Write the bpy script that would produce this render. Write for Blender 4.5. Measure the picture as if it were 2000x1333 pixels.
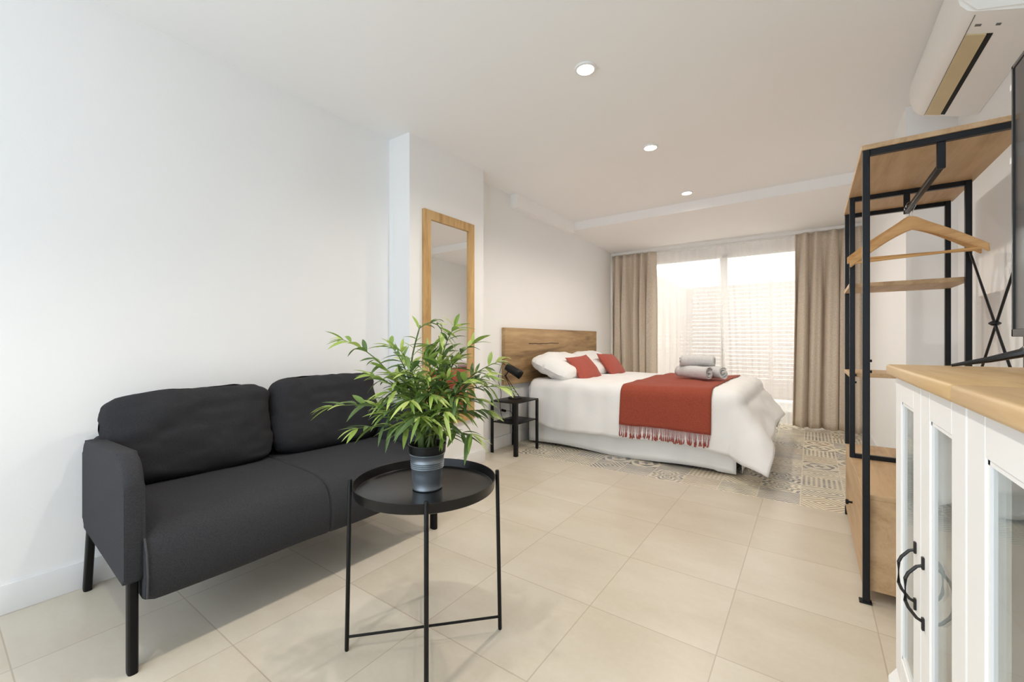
import bpy, bmesh, math, random
from mathutils import Vector, Matrix, noise
random.seed(7)
for _o in list(bpy.data.objects):
    bpy.data.objects.remove(_o, do_unlink=True)
S = bpy.context.scene
COL = S.collection
R = math.radians
V = Vector

# ------------------------------------------------------------------ camera
cd = bpy.data.cameras.new('camera')
cam = bpy.data.objects.new('camera', cd)
COL.objects.link(cam)
cam.location = (0, 0, 0.97)
cam.rotation_euler = (R(90), 0, R(35.33))
cd.sensor_width = 36
cd.lens = 36 * 822 / 2000
cd.shift_y = -0.00045
cd.clip_start = 0.02
S.camera = cam
S.view_settings.view_transform = 'Standard'
S.view_settings.look = 'None'
S.view_settings.gamma = 1
S.view_settings.exposure = 0.36
S.cycles.use_denoising = True
S.cycles.max_bounces = 10
S.cycles.diffuse_bounces = 6
S.cycles.glossy_bounces = 5
S.cycles.transparent_max_bounces = 16
S.cycles.sample_clamp_indirect = 6

# ------------------------------------------------------------------ sky and lamps
w = bpy.data.worlds.new('overcast_sky')
S.world = w
w.use_nodes = True
bg = w.node_tree.nodes['Background']
# overcast sky, brighter and cooler on the side of the window behind the camera (-y)
wnt = w.node_tree
wtc = wnt.nodes.new('ShaderNodeTexCoord')
wsx = wnt.nodes.new('ShaderNodeSeparateXYZ')
wrp = wnt.nodes.new('ShaderNodeValToRGB')
wmr = wnt.nodes.new('ShaderNodeMapRange')
wmr.inputs[1].default_value = -1.0
wnt.links.new(wtc.outputs['Generated'], wsx.inputs[0])
wnt.links.new(wsx.outputs[1], wmr.inputs[0])
wnt.links.new(wmr.outputs[0], wrp.inputs[0])
wrp.color_ramp.elements[0].position = 0.25
wrp.color_ramp.elements[0].color = (0.275, 0.302, 0.347, 1)
wrp.color_ramp.elements[1].position = 0.75
wrp.color_ramp.elements[1].color = (0.51, 0.495, 0.47, 1)
wnt.links.new(wrp.outputs[0], bg.inputs[0])
bg.inputs[1].default_value = 9.0

DOWNLIGHTS = [(-0.92, -0.2), (-0.92, 0.85), (-0.915, 1.925), (-0.915, 2.97), (-0.925, 4.08)]
for dx, dy in DOWNLIGHTS:
    ld = bpy.data.lights.new('downlight_lamp', 'SPOT')
    ld.energy = 24 if dy < 1.0 else 26
    ld.color = (1.0, 0.92, 0.82)
    ld.spot_size = R(120 if dy < 1.0 else 158)
    ld.spot_blend = 0.7 if dy < 1.0 else 0.6
    ld.shadow_soft_size = 0.03
    lo = bpy.data.objects.new('downlight_lamp', ld)
    COL.objects.link(lo)
    lo.location = (dx, dy, 2.305)


def portal(loc, rot, sx, sy):
    ld = bpy.data.lights.new('window_portal', 'AREA')
    ld.shape = 'RECTANGLE'
    ld.size, ld.size_y = sx, sy
    ld.cycles.is_portal = True
    lo = bpy.data.objects.new('window_portal', ld)
    COL.objects.link(lo)
    lo.location = loc
    lo.rotation_euler = rot


portal((-0.92, 6.02, 1.05), (R(-90), 0, 0), 2.6, 2.1)
portal((-1.0, -1.22, 1.15), (R(90), 0, 0), 2.5, 2.1)

# ------------------------------------------------------------------ materials
def nmat(name):
    m = bpy.data.materials.new(name)
    m.use_nodes = True
    nt = m.node_tree
    return m, nt, nt.nodes['Principled BSDF']


def N(nt, t, **kw):
    n = nt.nodes.new(t)
    for k, v in kw.items():
        if k in n.inputs:
            n.inputs[k].default_value = v
        else:
            setattr(n, k, v)
    return n


def L(nt, a, b):
    nt.links.new(a, b)


def c4(c):
    return (c[0], c[1], c[2], 1)


def ramp(nt, stops):
    r = nt.nodes.new('ShaderNodeValToRGB')
    el = r.color_ramp.elements
    while len(el) < len(stops):
        el.new(0.5)
    for e, (p, c) in zip(el, stops):
        e.position = p
        e.color = c4(c)
    return r


def plain(name, col, rough=0.5, metal=0.0, var=0.06, scale=8.0, bump=0.0, bscale=60.0, spec=0.5, stretch=(1, 1, 1)):
    """a surface with a slight mottled variation and an optional fine bump"""
    m, nt, p = nmat(name)
    tc = N(nt, 'ShaderNodeTexCoord')
    mp = N(nt, 'ShaderNodeMapping')
    mp.inputs['Scale'].default_value = stretch
    L(nt, tc.outputs['Object'], mp.inputs[0])
    nz = N(nt, 'ShaderNodeTexNoise', Scale=scale, Detail=4.0)
    L(nt, mp.outputs[0], nz.inputs['Vector'])
    lo = tuple(c * (1 - var) for c in col)
    hi = tuple(min(1, c * (1 + var)) for c in col)
    r = ramp(nt, [(0.3, lo), (0.7, hi)])
    L(nt, nz.outputs[0], r.inputs[0])
    L(nt, r.outputs[0], p.inputs['Base Color'])
    p.inputs['Roughness'].default_value = rough
    p.inputs['Metallic'].default_value = metal
    p.inputs['Specular IOR Level'].default_value = spec
    if bump:
        n2 = N(nt, 'ShaderNodeTexNoise', Scale=bscale, Detail=3.0)
        L(nt, mp.outputs[0], n2.inputs['Vector'])
        b = N(nt, 'ShaderNodeBump', Strength=bump, Distance=0.01)
        L(nt, n2.outputs[0], b.inputs['Height'])
        L(nt, b.outputs[0], p.inputs['Normal'])
    return m


def wood(name, dark, mid, light, axis='Y', scale=3.0, rough=0.5, knots=0.0, crack=None):
    m, nt, p = nmat(name)
    tc = N(nt, 'ShaderNodeTexCoord')
    mp = N(nt, 'ShaderNodeMapping')
    s = {'X': (0.12, 1, 1), 'Y': (1, 0.12, 1), 'Z': (1, 1, 0.12)}[axis]
    mp.inputs['Scale'].default_value = s
    L(nt, tc.outputs['Object'], mp.inputs[0])
    nz = N(nt, 'ShaderNodeTexNoise', Scale=scale * 6, Detail=8.0, Roughness=0.62, Distortion=0.6)
    L(nt, mp.outputs[0], nz.inputs['Vector'])
    fine = N(nt, 'ShaderNodeTexNoise', Scale=scale * 45, Detail=3.0)
    L(nt, mp.outputs[0], fine.inputs['Vector'])
    mx = N(nt, 'ShaderNodeMath', operation='MULTIPLY_ADD')
    mx.inputs[1].default_value = 0.25
    L(nt, fine.outputs[0], mx.inputs[0])
    L(nt, nz.outputs[0], mx.inputs[2])
    r = ramp(nt, [(0.42, dark), (0.60, mid), (0.80, light)])
    L(nt, mx.outputs[0], r.inputs[0])
    out = r.outputs[0]
    if knots:
        vo = N(nt, 'ShaderNodeTexVoronoi', Scale=3.2)
        m2 = N(nt, 'ShaderNodeMapping')
        m2.inputs['Scale'].default_value = {'X': (0.45, 1, 1), 'Y': (1, 0.45, 1), 'Z': (1, 1, 0.45)}[axis]
        L(nt, tc.outputs['Object'], m2.inputs[0])
        L(nt, m2.outputs[0], vo.inputs['Vector'])
        kr = ramp(nt, [(0.03, (0.3, 0.3, 0.3)), (0.16, (1, 1, 1))])
        L(nt, vo.outputs['Distance'], kr.inputs[0])
        mm = N(nt, 'ShaderNodeMix', data_type='RGBA', blend_type='MULTIPLY')
        mm.inputs[0].default_value = knots
        L(nt, out, mm.inputs[6])
        L(nt, kr.outputs[0], mm.inputs[7])
        out = mm.outputs[2]
    if crack:       # one long dark split in the plank: (centre y, z, half length)
        sp = N(nt, 'ShaderNodeSeparateXYZ')
        L(nt, tc.outputs['Object'], sp.inputs[0])
        wob = N(nt, 'ShaderNodeTexNoise', Scale=5.0)
        L(nt, tc.outputs['Object'], wob.inputs['Vector'])

        def mt(op, a, b_):
            q = N(nt, 'ShaderNodeMath', operation=op)
            for i, xx in enumerate((a, b_)):
                if isinstance(xx, (int, float)):
                    q.inputs[i].default_value = xx
                else:
                    L(nt, xx, q.inputs[i])
            return q.outputs[0]
        dz = mt('ABSOLUTE', mt('ADD', mt('SUBTRACT', sp.outputs[2], crack[1]), mt('MULTIPLY', mt('SUBTRACT', wob.outputs[0], 0.5), 0.03)), 0.0)
        dy = mt('ABSOLUTE', mt('SUBTRACT', sp.outputs[1], crack[0]), 0.0)
        on = mt('MULTIPLY', mt('LESS_THAN', dz, 0.0045), mt('LESS_THAN', dy, crack[2]))
        mc = N(nt, 'ShaderNodeMix', data_type='RGBA')
        mc.inputs[7].default_value = c4((0.06, 0.035, 0.02))
        L(nt, on, mc.inputs[0])
        L(nt, out, mc.inputs[6])
        out = mc.outputs[2]
    L(nt, out, p.inputs['Base Color'])
    p.inputs['Roughness'].default_value = rough
    b = N(nt, 'ShaderNodeBump', Strength=0.12, Distance=0.004)
    L(nt, mx.outputs[0], b.inputs['Height'])
    L(nt, b.outputs[0], p.inputs['Normal'])
    return m


def weave(name, col, rough=0.9, var=0.25, scale=260.0, bump=0.35, sheen=0.2):
    """cloth: two crossing fine wave patterns and a soft melange"""
    m, nt, p = nmat(name)
    tc = N(nt, 'ShaderNodeTexCoord')
    nz = N(nt, 'ShaderNodeTexNoise', Scale=scale, Detail=2.0)
    mp = N(nt, 'ShaderNodeMapping')
    mp.inputs['Scale'].default_value = (1, 0.25, 1)
    L(nt, tc.outputs['Object'], mp.inputs[0])
    L(nt, mp.outputs[0], nz.inputs['Vector'])
    n2 = N(nt, 'ShaderNodeTexNoise', Scale=scale * 0.8, Detail=2.0)
    mp2 = N(nt, 'ShaderNodeMapping')
    mp2.inputs['Scale'].default_value = (0.25, 1, 0.4)
    L(nt, tc.outputs['Object'], mp2.inputs[0])
    L(nt, mp2.outputs[0], n2.inputs['Vector'])
    ad = N(nt, 'ShaderNodeMath', operation='ADD')
    L(nt, nz.outputs[0], ad.inputs[0])
    L(nt, n2.outputs[0], ad.inputs[1])
    r = ramp(nt, [(0.75, tuple(c * (1 - var) for c in col)), (1.0, tuple(min(1, c * (1 + var)) for c in col))])
    hv = N(nt, 'ShaderNodeMath', operation='MULTIPLY')
    hv.inputs[1].default_value = 0.9
    L(nt, ad.outputs[0], hv.inputs[0])
    L(nt, hv.outputs[0], r.inputs[0])
    L(nt, r.outputs[0], p.inputs['Base Color'])
    p.inputs['Roughness'].default_value = rough
    p.inputs['Specular IOR Level'].default_value = 0.2
    p.inputs['Sheen Weight'].default_value = sheen
    p.inputs['Sheen Roughness'].default_value = 0.5
    b = N(nt, 'ShaderNodeBump', Strength=bump, Distance=0.002)
    L(nt, ad.outputs[0], b.inputs['Height'])
    L(nt, b.outputs[0], p.inputs['Normal'])
    return m


def glass(name, tint=(0.95, 0.97, 0.96), rough=0.01, ior=1.5):
    m, nt, p = nmat(name)
    nt.nodes.remove(p)
    tr = N(nt, 'ShaderNodeBsdfTransparent')
    tr.inputs[0].default_value = c4(tint)
    gl = N(nt, 'ShaderNodeBsdfGlossy')
    gl.inputs['Roughness'].default_value = rough
    fr = N(nt, 'ShaderNodeFresnel', IOR=ior)
    mx = N(nt, 'ShaderNodeMixShader')
    ge = N(nt, 'ShaderNodeNewGeometry')
    io = N(nt, 'ShaderNodeMapRange')
    io.inputs[3].default_value = ior
    io.inputs[4].default_value = 1 / ior
    L(nt, ge.outputs['Backfacing'], io.inputs[0])
    L(nt, io.outputs[0], fr.inputs[0])
    L(nt, fr.outputs[0], mx.inputs[0])
    L(nt, tr.outputs[0], mx.inputs[1])
    L(nt, gl.outputs[0], mx.inputs[2])
    L(nt, mx.outputs[0], nt.nodes['Material Output'].inputs[0])
    return m


def sheer_mat(name):
    m, nt, p = nmat(name)
    nt.nodes.remove(p)
    tr = N(nt, 'ShaderNodeBsdfTransparent')
    tl = N(nt, 'ShaderNodeBsdfTranslucent')
    df = N(nt, 'ShaderNodeBsdfDiffuse')
    nz = N(nt, 'ShaderNodeTexNoise', Scale=400.0)
    r = ramp(nt, [(0.3, (0.90, 0.88, 0.86)), (0.7, (0.97, 0.95, 0.93))])
    L(nt, nz.outputs[0], r.inputs[0])
    L(nt, r.outputs[0], tl.inputs[0])
    L(nt, r.outputs[0], df.inputs[0])
    a = N(nt, 'ShaderNodeMixShader')
    a.inputs[0].default_value = 0.3
    L(nt, tl.outputs[0], a.inputs[1])
    L(nt, df.outputs[0], a.inputs[2])
    b = N(nt, 'ShaderNodeMixShader')
    b.inputs[0].default_value = 0.60
    L(nt, tr.outputs[0], b.inputs[1])
    L(nt, a.outputs[0], b.inputs[2])
    L(nt, b.outputs[0], nt.nodes['Material Output'].inputs[0])
    return m


def curtain_mat(name, col):
    m = weave(name, col, var=0.12, scale=320.0, bump=0.2, sheen=0.0)
    return m


def emit(name, col, strength):
    m, nt, p = nmat(name)
    p.inputs['Emission Color'].default_value = c4(col)
    p.inputs['Emission Strength'].default_value = strength
    p.inputs['Base Color'].default_value = c4((0.9, 0.9, 0.9))
    return m


def floor_mat():
    m, nt, p = nmat('floor_tiles')
    ge = N(nt, 'ShaderNodeNewGeometry')
    sx = N(nt, 'ShaderNodeSeparateXYZ')
    L(nt, ge.outputs['Position'], sx.inputs[0])

    def mth(op, a, b=None, c=None):
        n = N(nt, 'ShaderNodeMath', operation=op)
        for i, x in enumerate((a, b, c)):
            if x is None:
                continue
            if isinstance(x, (int, float)):
                n.inputs[i].default_value = x
            else:
                L(nt, x, n.inputs[i])
        return n.outputs[0]
    X, Y = sx.outputs[0], sx.outputs[1]

    def cells(off_x, off_y, size):
        u = mth('DIVIDE', mth('SUBTRACT', X, off_x), size)
        v = mth('DIVIDE', mth('SUBTRACT', Y, off_y), size)
        iu, iv = mth('FLOOR', u), mth('FLOOR', v)
        return mth('SUBTRACT', u, iu), mth('SUBTRACT', v, iv), iu, iv

    def white(iu, iv, k):
        cb = N(nt, 'ShaderNodeCombineXYZ')
        L(nt, iu, cb.inputs[0])
        L(nt, iv, cb.inputs[1])
        cb.inputs[2].default_value = k
        wn = N(nt, 'ShaderNodeTexWhiteNoise', noise_dimensions='3D')
        L(nt, cb.outputs[0], wn.inputs[0])
        return wn.outputs['Value']

    def edge(fu, fv):
        a = mth('MINIMUM', fu, mth('SUBTRACT', 1.0, fu))
        b = mth('MINIMUM', fv, mth('SUBTRACT', 1.0, fv))
        return mth('MINIMUM', a, b)
    # plain beige stone-look tiles
    fu, fv, iu, iv = cells(-1.078, 1.42, 0.4205)
    rnd = white(iu, iv, 0.0)
    g1 = mth('LESS_THAN', edge(fu, fv), 0.0045)
    cb = N(nt, 'ShaderNodeCombineXYZ')
    L(nt, X, cb.inputs[0])
    L(nt, Y, cb.inputs[1])
    L(nt, mth('MULTIPLY', rnd, 30.0), cb.inputs[2])
    nz = N(nt, 'ShaderNodeTexNoise', Scale=2.2, Detail=6.0, Roughness=0.6)
    mpf = N(nt, 'ShaderNodeMapping')
    mpf.inputs['Scale'].default_value = (1, 2.2, 1)
    L(nt, cb.outputs[0], mpf.inputs[0])
    L(nt, mpf.outputs[0], nz.inputs['Vector'])
    nz2 = N(nt, 'ShaderNodeTexNoise', Scale=60.0, Detail=4.0)
    L(nt, cb.outputs[0], nz2.inputs['Vector'])
    mixv = mth('ADD', mth('MULTIPLY', nz.outputs[0], 0.75), mth('ADD', mth('MULTIPLY', nz2.outputs[0], 0.18), mth('MULTIPLY', rnd, 0.14)))
    r1 = ramp(nt, [(0.36, (0.565, 0.495, 0.39)), (0.52, (0.61, 0.545, 0.44)), (0.70, (0.655, 0.595, 0.495))])
    L(nt, mixv, r1.inputs[0])
    m1 = N(nt, 'ShaderNodeMix', data_type='RGBA')
    m1.inputs[7].default_value = c4((0.36, 0.28, 0.20))
    L(nt, mth('MULTIPLY', g1, 0.55), m1.inputs[0])
    L(nt, r1.outputs[0], m1.inputs[6])
    # patchwork of patterned cement tiles beyond y = 3
    pu, pv, ju, jv = cells(-2.30, 3.0, 0.225)
    k1 = white(ju, jv, 3.0)
    k2 = white(ju, jv, 5.0)
    k3 = white(ju, jv, 9.0)
    cu, cv = mth('SUBTRACT', pu, 0.5), mth('SUBTRACT', pv, 0.5)
    au, av = mth('ABSOLUTE', cu), mth('ABSOLUTE', cv)
    rad = mth('SQRT', mth('ADD', mth('MULTIPLY', cu, cu), mth('MULTIPLY', cv, cv)))
    ang = mth('ARCTAN2', cv, cu)
    star = mth('SINE', mth('ADD', mth('MULTIPLY', rad, 34.0), mth('MULTIPLY', mth('SINE', mth('MULTIPLY', ang, 8.0)), 1.8)))
    diamond = mth('SINE', mth('MULTIPLY', mth('ADD', au, av), 38.0))
    zig = mth('SINE', mth('ADD', mth('MULTIPLY', pv, 50.0), mth('MULTIPLY', mth('ABSOLUTE', mth('SUBTRACT', mth('FRACT', mth('MULTIPLY', pu, 4.0)), 0.5)), 9.0)))
    lattice = mth('MULTIPLY', mth('SINE', mth('MULTIPLY', mth('ADD', pu, pv), 25.13)), mth('SINE', mth('MULTIPLY', mth('SUBTRACT', pu, pv), 25.13)))
    lattice = mth('MULTIPLY', lattice, 1.8)
    flower = mth('SUBTRACT', mth('ADD', mth('MULTIPLY', mth('SINE', mth('MULTIPLY', ang, 4.0)), 0.8), mth('SINE', mth('MULTIPLY', rad, 24.0))), 0.1)

    def pick(lo, hi, val):
        return mth('MULTIPLY', mth('MULTIPLY', mth('GREATER_THAN', k1, lo), mth('LESS_THAN', k1, hi)), val)
    tot = pick(-0.1, 0.22, star)
    for lo, hi, val in ((0.22, 0.42, diamond), (0.42, 0.6, zig), (0.6, 0.8, lattice), (0.8, 1.1, flower)):
        tot = mth('ADD', tot, pick(lo, hi, val))
    on = N(nt, 'ShaderNodeMapRange')
    on.inputs[1].default_value = -0.15
    on.inputs[2].default_value = 0.25
    L(nt, tot, on.inputs[0])
    ink = ramp(nt, [(0.0, (0.095, 0.10, 0.105)), (0.3, (0.20, 0.20, 0.195)), (0.55, (0.12, 0.135, 0.145)), (0.8, (0.34, 0.26, 0.17)), (1.0, (0.27, 0.245, 0.21))])
    ink.color_ramp.interpolation = 'CONSTANT'
    L(nt, k2, ink.inputs[0])
    ground = ramp(nt, [(0.0, (0.80, 0.72, 0.56)), (0.5, (0.74, 0.66, 0.53)), (0.8, (0.66, 0.60, 0.51))])
    ground.color_ramp.interpolation = 'CONSTANT'
    L(nt, k3, ground.inputs[0])
    wear = N(nt, 'ShaderNodeTexNoise', Scale=9.0, Detail=5.0)
    L(nt, ge.outputs['Position'], wear.inputs['Vector'])
    wr = ramp(nt, [(0.30, (0.40, 0.40, 0.40)), (0.62, (0.95, 0.95, 0.95))])
    L(nt, wear.outputs[0], wr.inputs[0])
    m2 = N(nt, 'ShaderNodeMix', data_type='RGBA')
    L(nt, mth('MULTIPLY', on.outputs[0], wr.outputs[0]), m2.inputs[0])
    L(nt, ground.outputs[0], m2.inputs[6])
    L(nt, ink.outputs[0], m2.inputs[7])
    g2 = mth('LESS_THAN', edge(pu, pv), 0.012)
    m3 = N(nt, 'ShaderNodeMix', data_type='RGBA')
    m3.inputs[7].default_value = c4((0.72, 0.64, 0.52))
    L(nt, g2, m3.inputs[0])
    L(nt, m2.outputs[2], m3.inputs[6])
    far = mth('GREATER_THAN', Y, 3.0)
    mf = N(nt, 'ShaderNodeMix', data_type='RGBA')
    L(nt, far, mf.inputs[0])
    L(nt, m1.outputs[2], mf.inputs[6])
    L(nt, m3.outputs[2], mf.inputs[7])
    L(nt, mf.outputs[2], p.inputs['Base Color'])
    ro = N(nt, 'ShaderNodeMapRange')
    ro.inputs[3].default_value = 0.26
    ro.inputs[4].default_value = 0.40
    L(nt, nz2.outputs[0], ro.inputs[0])
    L(nt, ro.outputs[0], p.inputs['Roughness'])
    p.inputs['Specular IOR Level'].default_value = 0.45
    bp = N(nt, 'ShaderNodeBump', Strength=0.25, Distance=0.002)
    L(nt, mth('SUBTRACT', 1.0, g1), bp.inputs['Height'])
    L(nt, bp.outputs[0], p.inputs['Normal'])
    return m


def leaf_mat():
    m, nt, p = nmat('leaf_green')
    ge = N(nt, 'ShaderNodeNewGeometry')
    nz = N(nt, 'ShaderNodeTexNoise', Scale=45.0, Detail=2.0)
    ad = N(nt, 'ShaderNodeMath', operation='MULTIPLY_ADD')
    ad.inputs[1].default_value = 0.25
    L(nt, nz.outputs[0], ad.inputs[0])
    L(nt, ge.outputs['Random Per Island'], ad.inputs[2])
    r = ramp(nt, [(0.10, (0.045, 0.085, 0.035)), (0.35, (0.14, 0.235, 0.055)), (0.65, (0.28, 0.41, 0.075)), (1.0, (0.50, 0.60, 0.17))])
    L(nt, ad.outputs[0], r.inputs[0])
    L(nt, r.outputs[0], p.inputs['Base Color'])
    p.inputs['Roughness'].default_value = 0.42
    tl = N(nt, 'ShaderNodeBsdfTranslucent')
    L(nt, r.outputs[0], tl.inputs[0])
    mx = N(nt, 'ShaderNodeMixShader')
    mx.inputs[0].default_value = 0.22
    L(nt, p.outputs[0], mx.inputs[1])
    L(nt, tl.outputs[0], mx.inputs[2])
    L(nt, mx.outputs[0], nt.nodes['Material Output'].inputs[0])
    return m


M = {
    'wall': plain('white_wall_paint', (0.87, 0.87, 0.865), 0.75, var=0.012, scale=1.5, bump=0.03, bscale=120, spec=0.25),
    'ceil': plain('ceiling_paint', (0.91, 0.905, 0.895), 0.85, var=0.01, scale=1.2, spec=0.2),
    'trim': plain('white_trim_paint', (0.80, 0.80, 0.80), 0.4, var=0.015),
    'floor': floor_mat(),
    'sofa': weave('charcoal_sofa_fabric', (0.036, 0.036, 0.0395), var=0.20, scale=900, bump=0.25, sheen=0.0),
    'sofa2': weave('charcoal_cushion_fabric', (0.026, 0.026, 0.0285), var=0.18, scale=900, bump=0.25, sheen=0.0),
    'blackwood': plain('black_lacquered_wood', (0.005, 0.005, 0.005), 0.45, var=0.2, scale=12, spec=0.18, stretch=(1, 1, 0.1)),
    'blackmetal': plain('black_powder_coated_metal', (0.006, 0.006, 0.006), 0.42, var=0.15, scale=30, spec=0.25),
    'tray': plain('black_tray_steel', (0.006, 0.0055, 0.0055), 0.26, var=0.12, scale=30, spec=0.32),
    'rackmetal': plain('dark_grey_rack_metal', (0.007, 0.0085, 0.011), 0.38, var=0.12, scale=20, spec=0.3),
    'galv': plain('galvanized_steel', (0.26, 0.29, 0.32), 0.38, metal=0.7, var=0.18, scale=14),
    'plastic': plain('black_plastic', (0.006, 0.006, 0.006), 0.4, var=0.1, spec=0.25),
    'soil': plain('dark_potting_soil', (0.02, 0.016, 0.012), 0.95, var=0.5, scale=80, bump=0.8, bscale=90),
    'stem': plain('green_stem', (0.09, 0.13, 0.035), 0.5, var=0.25, scale=40),
    'leaf': leaf_mat(),
    'mirrorwood': wood('honey_mirror_wood', (0.36, 0.20, 0.065), (0.50, 0.30, 0.115), (0.60, 0.39, 0.17), 'Z', 3.0, 0.45, knots=0.35),
    'mirror': None,
    'headwood': wood('rustic_headboard_wood', (0.15, 0.085, 0.038), (0.36, 0.225, 0.105), (0.54, 0.37, 0.19), 'Y', 0.8, 0.6, knots=0.9, crack=(-0.30, 0.375, 0.30)),
    'rackwood': wood('oak_rack_wood', (0.38, 0.235, 0.12), (0.50, 0.33, 0.175), (0.58, 0.40, 0.23), 'Y', 2.2, 0.5, knots=0.3),
    'topwood': wood('oak_cabinet_top', (0.44, 0.27, 0.11), (0.56, 0.37, 0.17), (0.66, 0.46, 0.235), 'Y', 2.5, 0.38),
    'hangwood': wood('beech_hanger_wood', (0.47, 0.25, 0.085), (0.58, 0.33, 0.125), (0.66, 0.40, 0.17), 'X', 4.0, 0.4),
    'legwood': wood('dark_bed_wood', (0.07, 0.04, 0.025), (0.11, 0.065, 0.04), (0.15, 0.09, 0.055), 'Z', 3.0, 0.5),
    'linen': plain('white_bed_linen', (0.86, 0.855, 0.845), 0.9, var=0.02, scale=6, bump=0.12, bscale=220, spec=0.15),
    'skirt': plain('white_valance_cotton', (0.92, 0.92, 0.905), 0.9, var=0.02, scale=6, bump=0.15, bscale=200, spec=0.15),
    'throw': weave('terracotta_throw', (0.31, 0.066, 0.038), var=0.16, scale=520, bump=0.4, sheen=0.05),
    'cushion': weave('terracotta_cushion', (0.40, 0.095, 0.070), var=0.12, scale=520, bump=0.4, sheen=0.05),
    'fringe': plain('terracotta_yarn', (0.32, 0.07, 0.05), 0.9, var=0.25, scale=50),
    'towel': plain('white_terry_towel', (0.80, 0.79, 0.775), 0.95, var=0.04, scale=60, bump=0.9, bscale=260, spec=0.1),
    'curtain': curtain_mat('taupe_curtain_cloth', (0.64, 0.55, 0.45)),
    'sheer': sheer_mat('white_sheer_voile'),
    'pvc': plain('white_window_frame', (0.80, 0.79, 0.78), 0.35, var=0.01),
    'glass': glass('clear_window_glass'),
    'cabglass': glass('cabinet_door_glass', (0.93, 0.95, 0.94)),
    'cabwhite': plain('white_cabinet_paint', (0.87, 0.865, 0.85), 0.42, var=0.015),
    'acbody': plain('white_ac_plastic', (0.87, 0.855, 0.82), 0.4, var=0.01),
    'acflap': plain('yellowed_ac_flap', (0.63, 0.52, 0.30), 0.45, var=0.04),
    'dark': plain('dark_vent_void', (0.006, 0.006, 0.006), 0.8),
    'marks': plain('grey_display_marks', (0.16, 0.155, 0.15), 0.5),
    'screen': plain('tv_screen_glass', (0.012, 0.012, 0.014), 0.06, var=0.02),
    'tvblack': plain('tv_black_bezel', (0.012, 0.012, 0.013), 0.25),
    'tabwhite': plain('white_tab', (0.85, 0.84, 0.80), 0.5, var=0.01),
    'chrome': plain('polished_chrome', (0.7, 0.7, 0.7), 0.15, metal=1.0, var=0.03),
    'handle': plain('dark_iron_handle', (0.035, 0.032, 0.030), 0.4, metal=0.6),
    'fence': wood('weathered_fence_slats', (0.26, 0.175, 0.14), (0.33, 0.235, 0.19), (0.40, 0.29, 0.24), 'X', 1.5, 0.7),
    'patio': plain('patio_concrete', (0.55, 0.51, 0.46), 0.8, var=0.08, scale=3),
    'lampglow': emit('warm_downlight_glow', (1.0, 0.90, 0.74), 14.0),
    'white': plain('white_lacquer', (0.82, 0.82, 0.81), 0.35, var=0.01),
    'piping': plain('grey_piping', (0.05, 0.05, 0.053), 0.8, var=0.1),
}
mm_, nt_, p_ = nmat('mirror_glass')
p_.inputs['Base Color'].default_value = (0.90, 0.91, 0.90, 1)
p_.inputs['Metallic'].default_value = 1
p_.inputs['Roughness'].default_value = 0.01
M['mirror'] = mm_

# ------------------------------------------------------------------ building helpers
WM = {}          # object -> its world matrix as built


def box(bm, x0, x1, y0, y1, z0, z1, bev=0.0, seg=2):
    r = bmesh.ops.create_cube(bm, size=1.0)
    vs = r['verts']
    bmesh.ops.scale(bm, vec=(abs(x1 - x0), abs(y1 - y0), abs(z1 - z0)), verts=vs)
    bmesh.ops.translate(bm, vec=((x0 + x1) / 2, (y0 + y1) / 2, (z0 + z1) / 2), verts=vs)
    if bev:
        es = list({e for v in vs for e in v.link_edges})
        bmesh.ops.bevel(bm, geom=es, offset=bev, segments=seg, profile=0.5, affect='EDGES', clamp_overlap=True)


def B(*a, **k):
    bm = bmesh.new()
    box(bm, *a, **k)
    return bm


def tube(bm, pts, r, seg=10, cap=True, flat=1.0):
    pts = [V(p) for p in pts]
    n = len(pts)
    rings = []
    up = None
    for i, p in enumerate(pts):
        t = (pts[min(i + 1, n - 1)] - pts[max(i - 1, 0)]).normalized()
        if up is None:
            up = V((0, 0, 1)) if abs(t.z) < 0.9 else V((1, 0, 0))
        a = t.cross(up)
        if a.length < 1e-5:
            a = t.cross(V((0, 1, 0.1)))
        a.normalize()
        b = t.cross(a).normalized()
        up = -b if False else b.cross(t).cross(t) * -1 if False else up
        rr = r(i / (n - 1)) if callable(r) else r
        rings.append([bm.verts.new(p + a * math.cos(2 * math.pi * k / seg) * rr + b * math.sin(2 * math.pi * k / seg) * rr * flat) for k in range(seg)])
    for i in range(n - 1):
        for k in range(seg):
            bm.faces.new((rings[i][k], rings[i][(k + 1) % seg], rings[i + 1][(k + 1) % seg], rings[i + 1][k]))
    if cap:
        bm.faces.new(rings[0][::-1])
        bm.faces.new(rings[-1])


def lathe(bm, prof, c=(0, 0, 0), seg=40, close=False):
    """prof: (r, z) pairs, spun about z through c"""
    rings = []
    for r, z in prof:
        if r < 1e-6:
            rings.append([bm.verts.new((c[0], c[1], c[2] + z))])
        else:
            rings.append([bm.verts.new((c[0] + r * math.cos(2 * math.pi * k / seg), c[1] + r * math.sin(2 * math.pi * k / seg), c[2] + z)) for k in range(seg)])
    prs = list(zip(rings[:-1], rings[1:]))
    if close:
        prs.append((rings[-1], rings[0]))
    for a, b in prs:
        for k in range(seg):
            k2 = (k + 1) % seg
            if len(a) == 1 and len(b) == 1:
                continue
            if len(a) == 1:
                bm.faces.new((a[0], b[k2], b[k]))
            elif len(b) == 1:
                bm.faces.new((a[k], a[k2], b[0]))
            else:
                bm.faces.new((a[k], a[k2], b[k2], b[k]))


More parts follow.
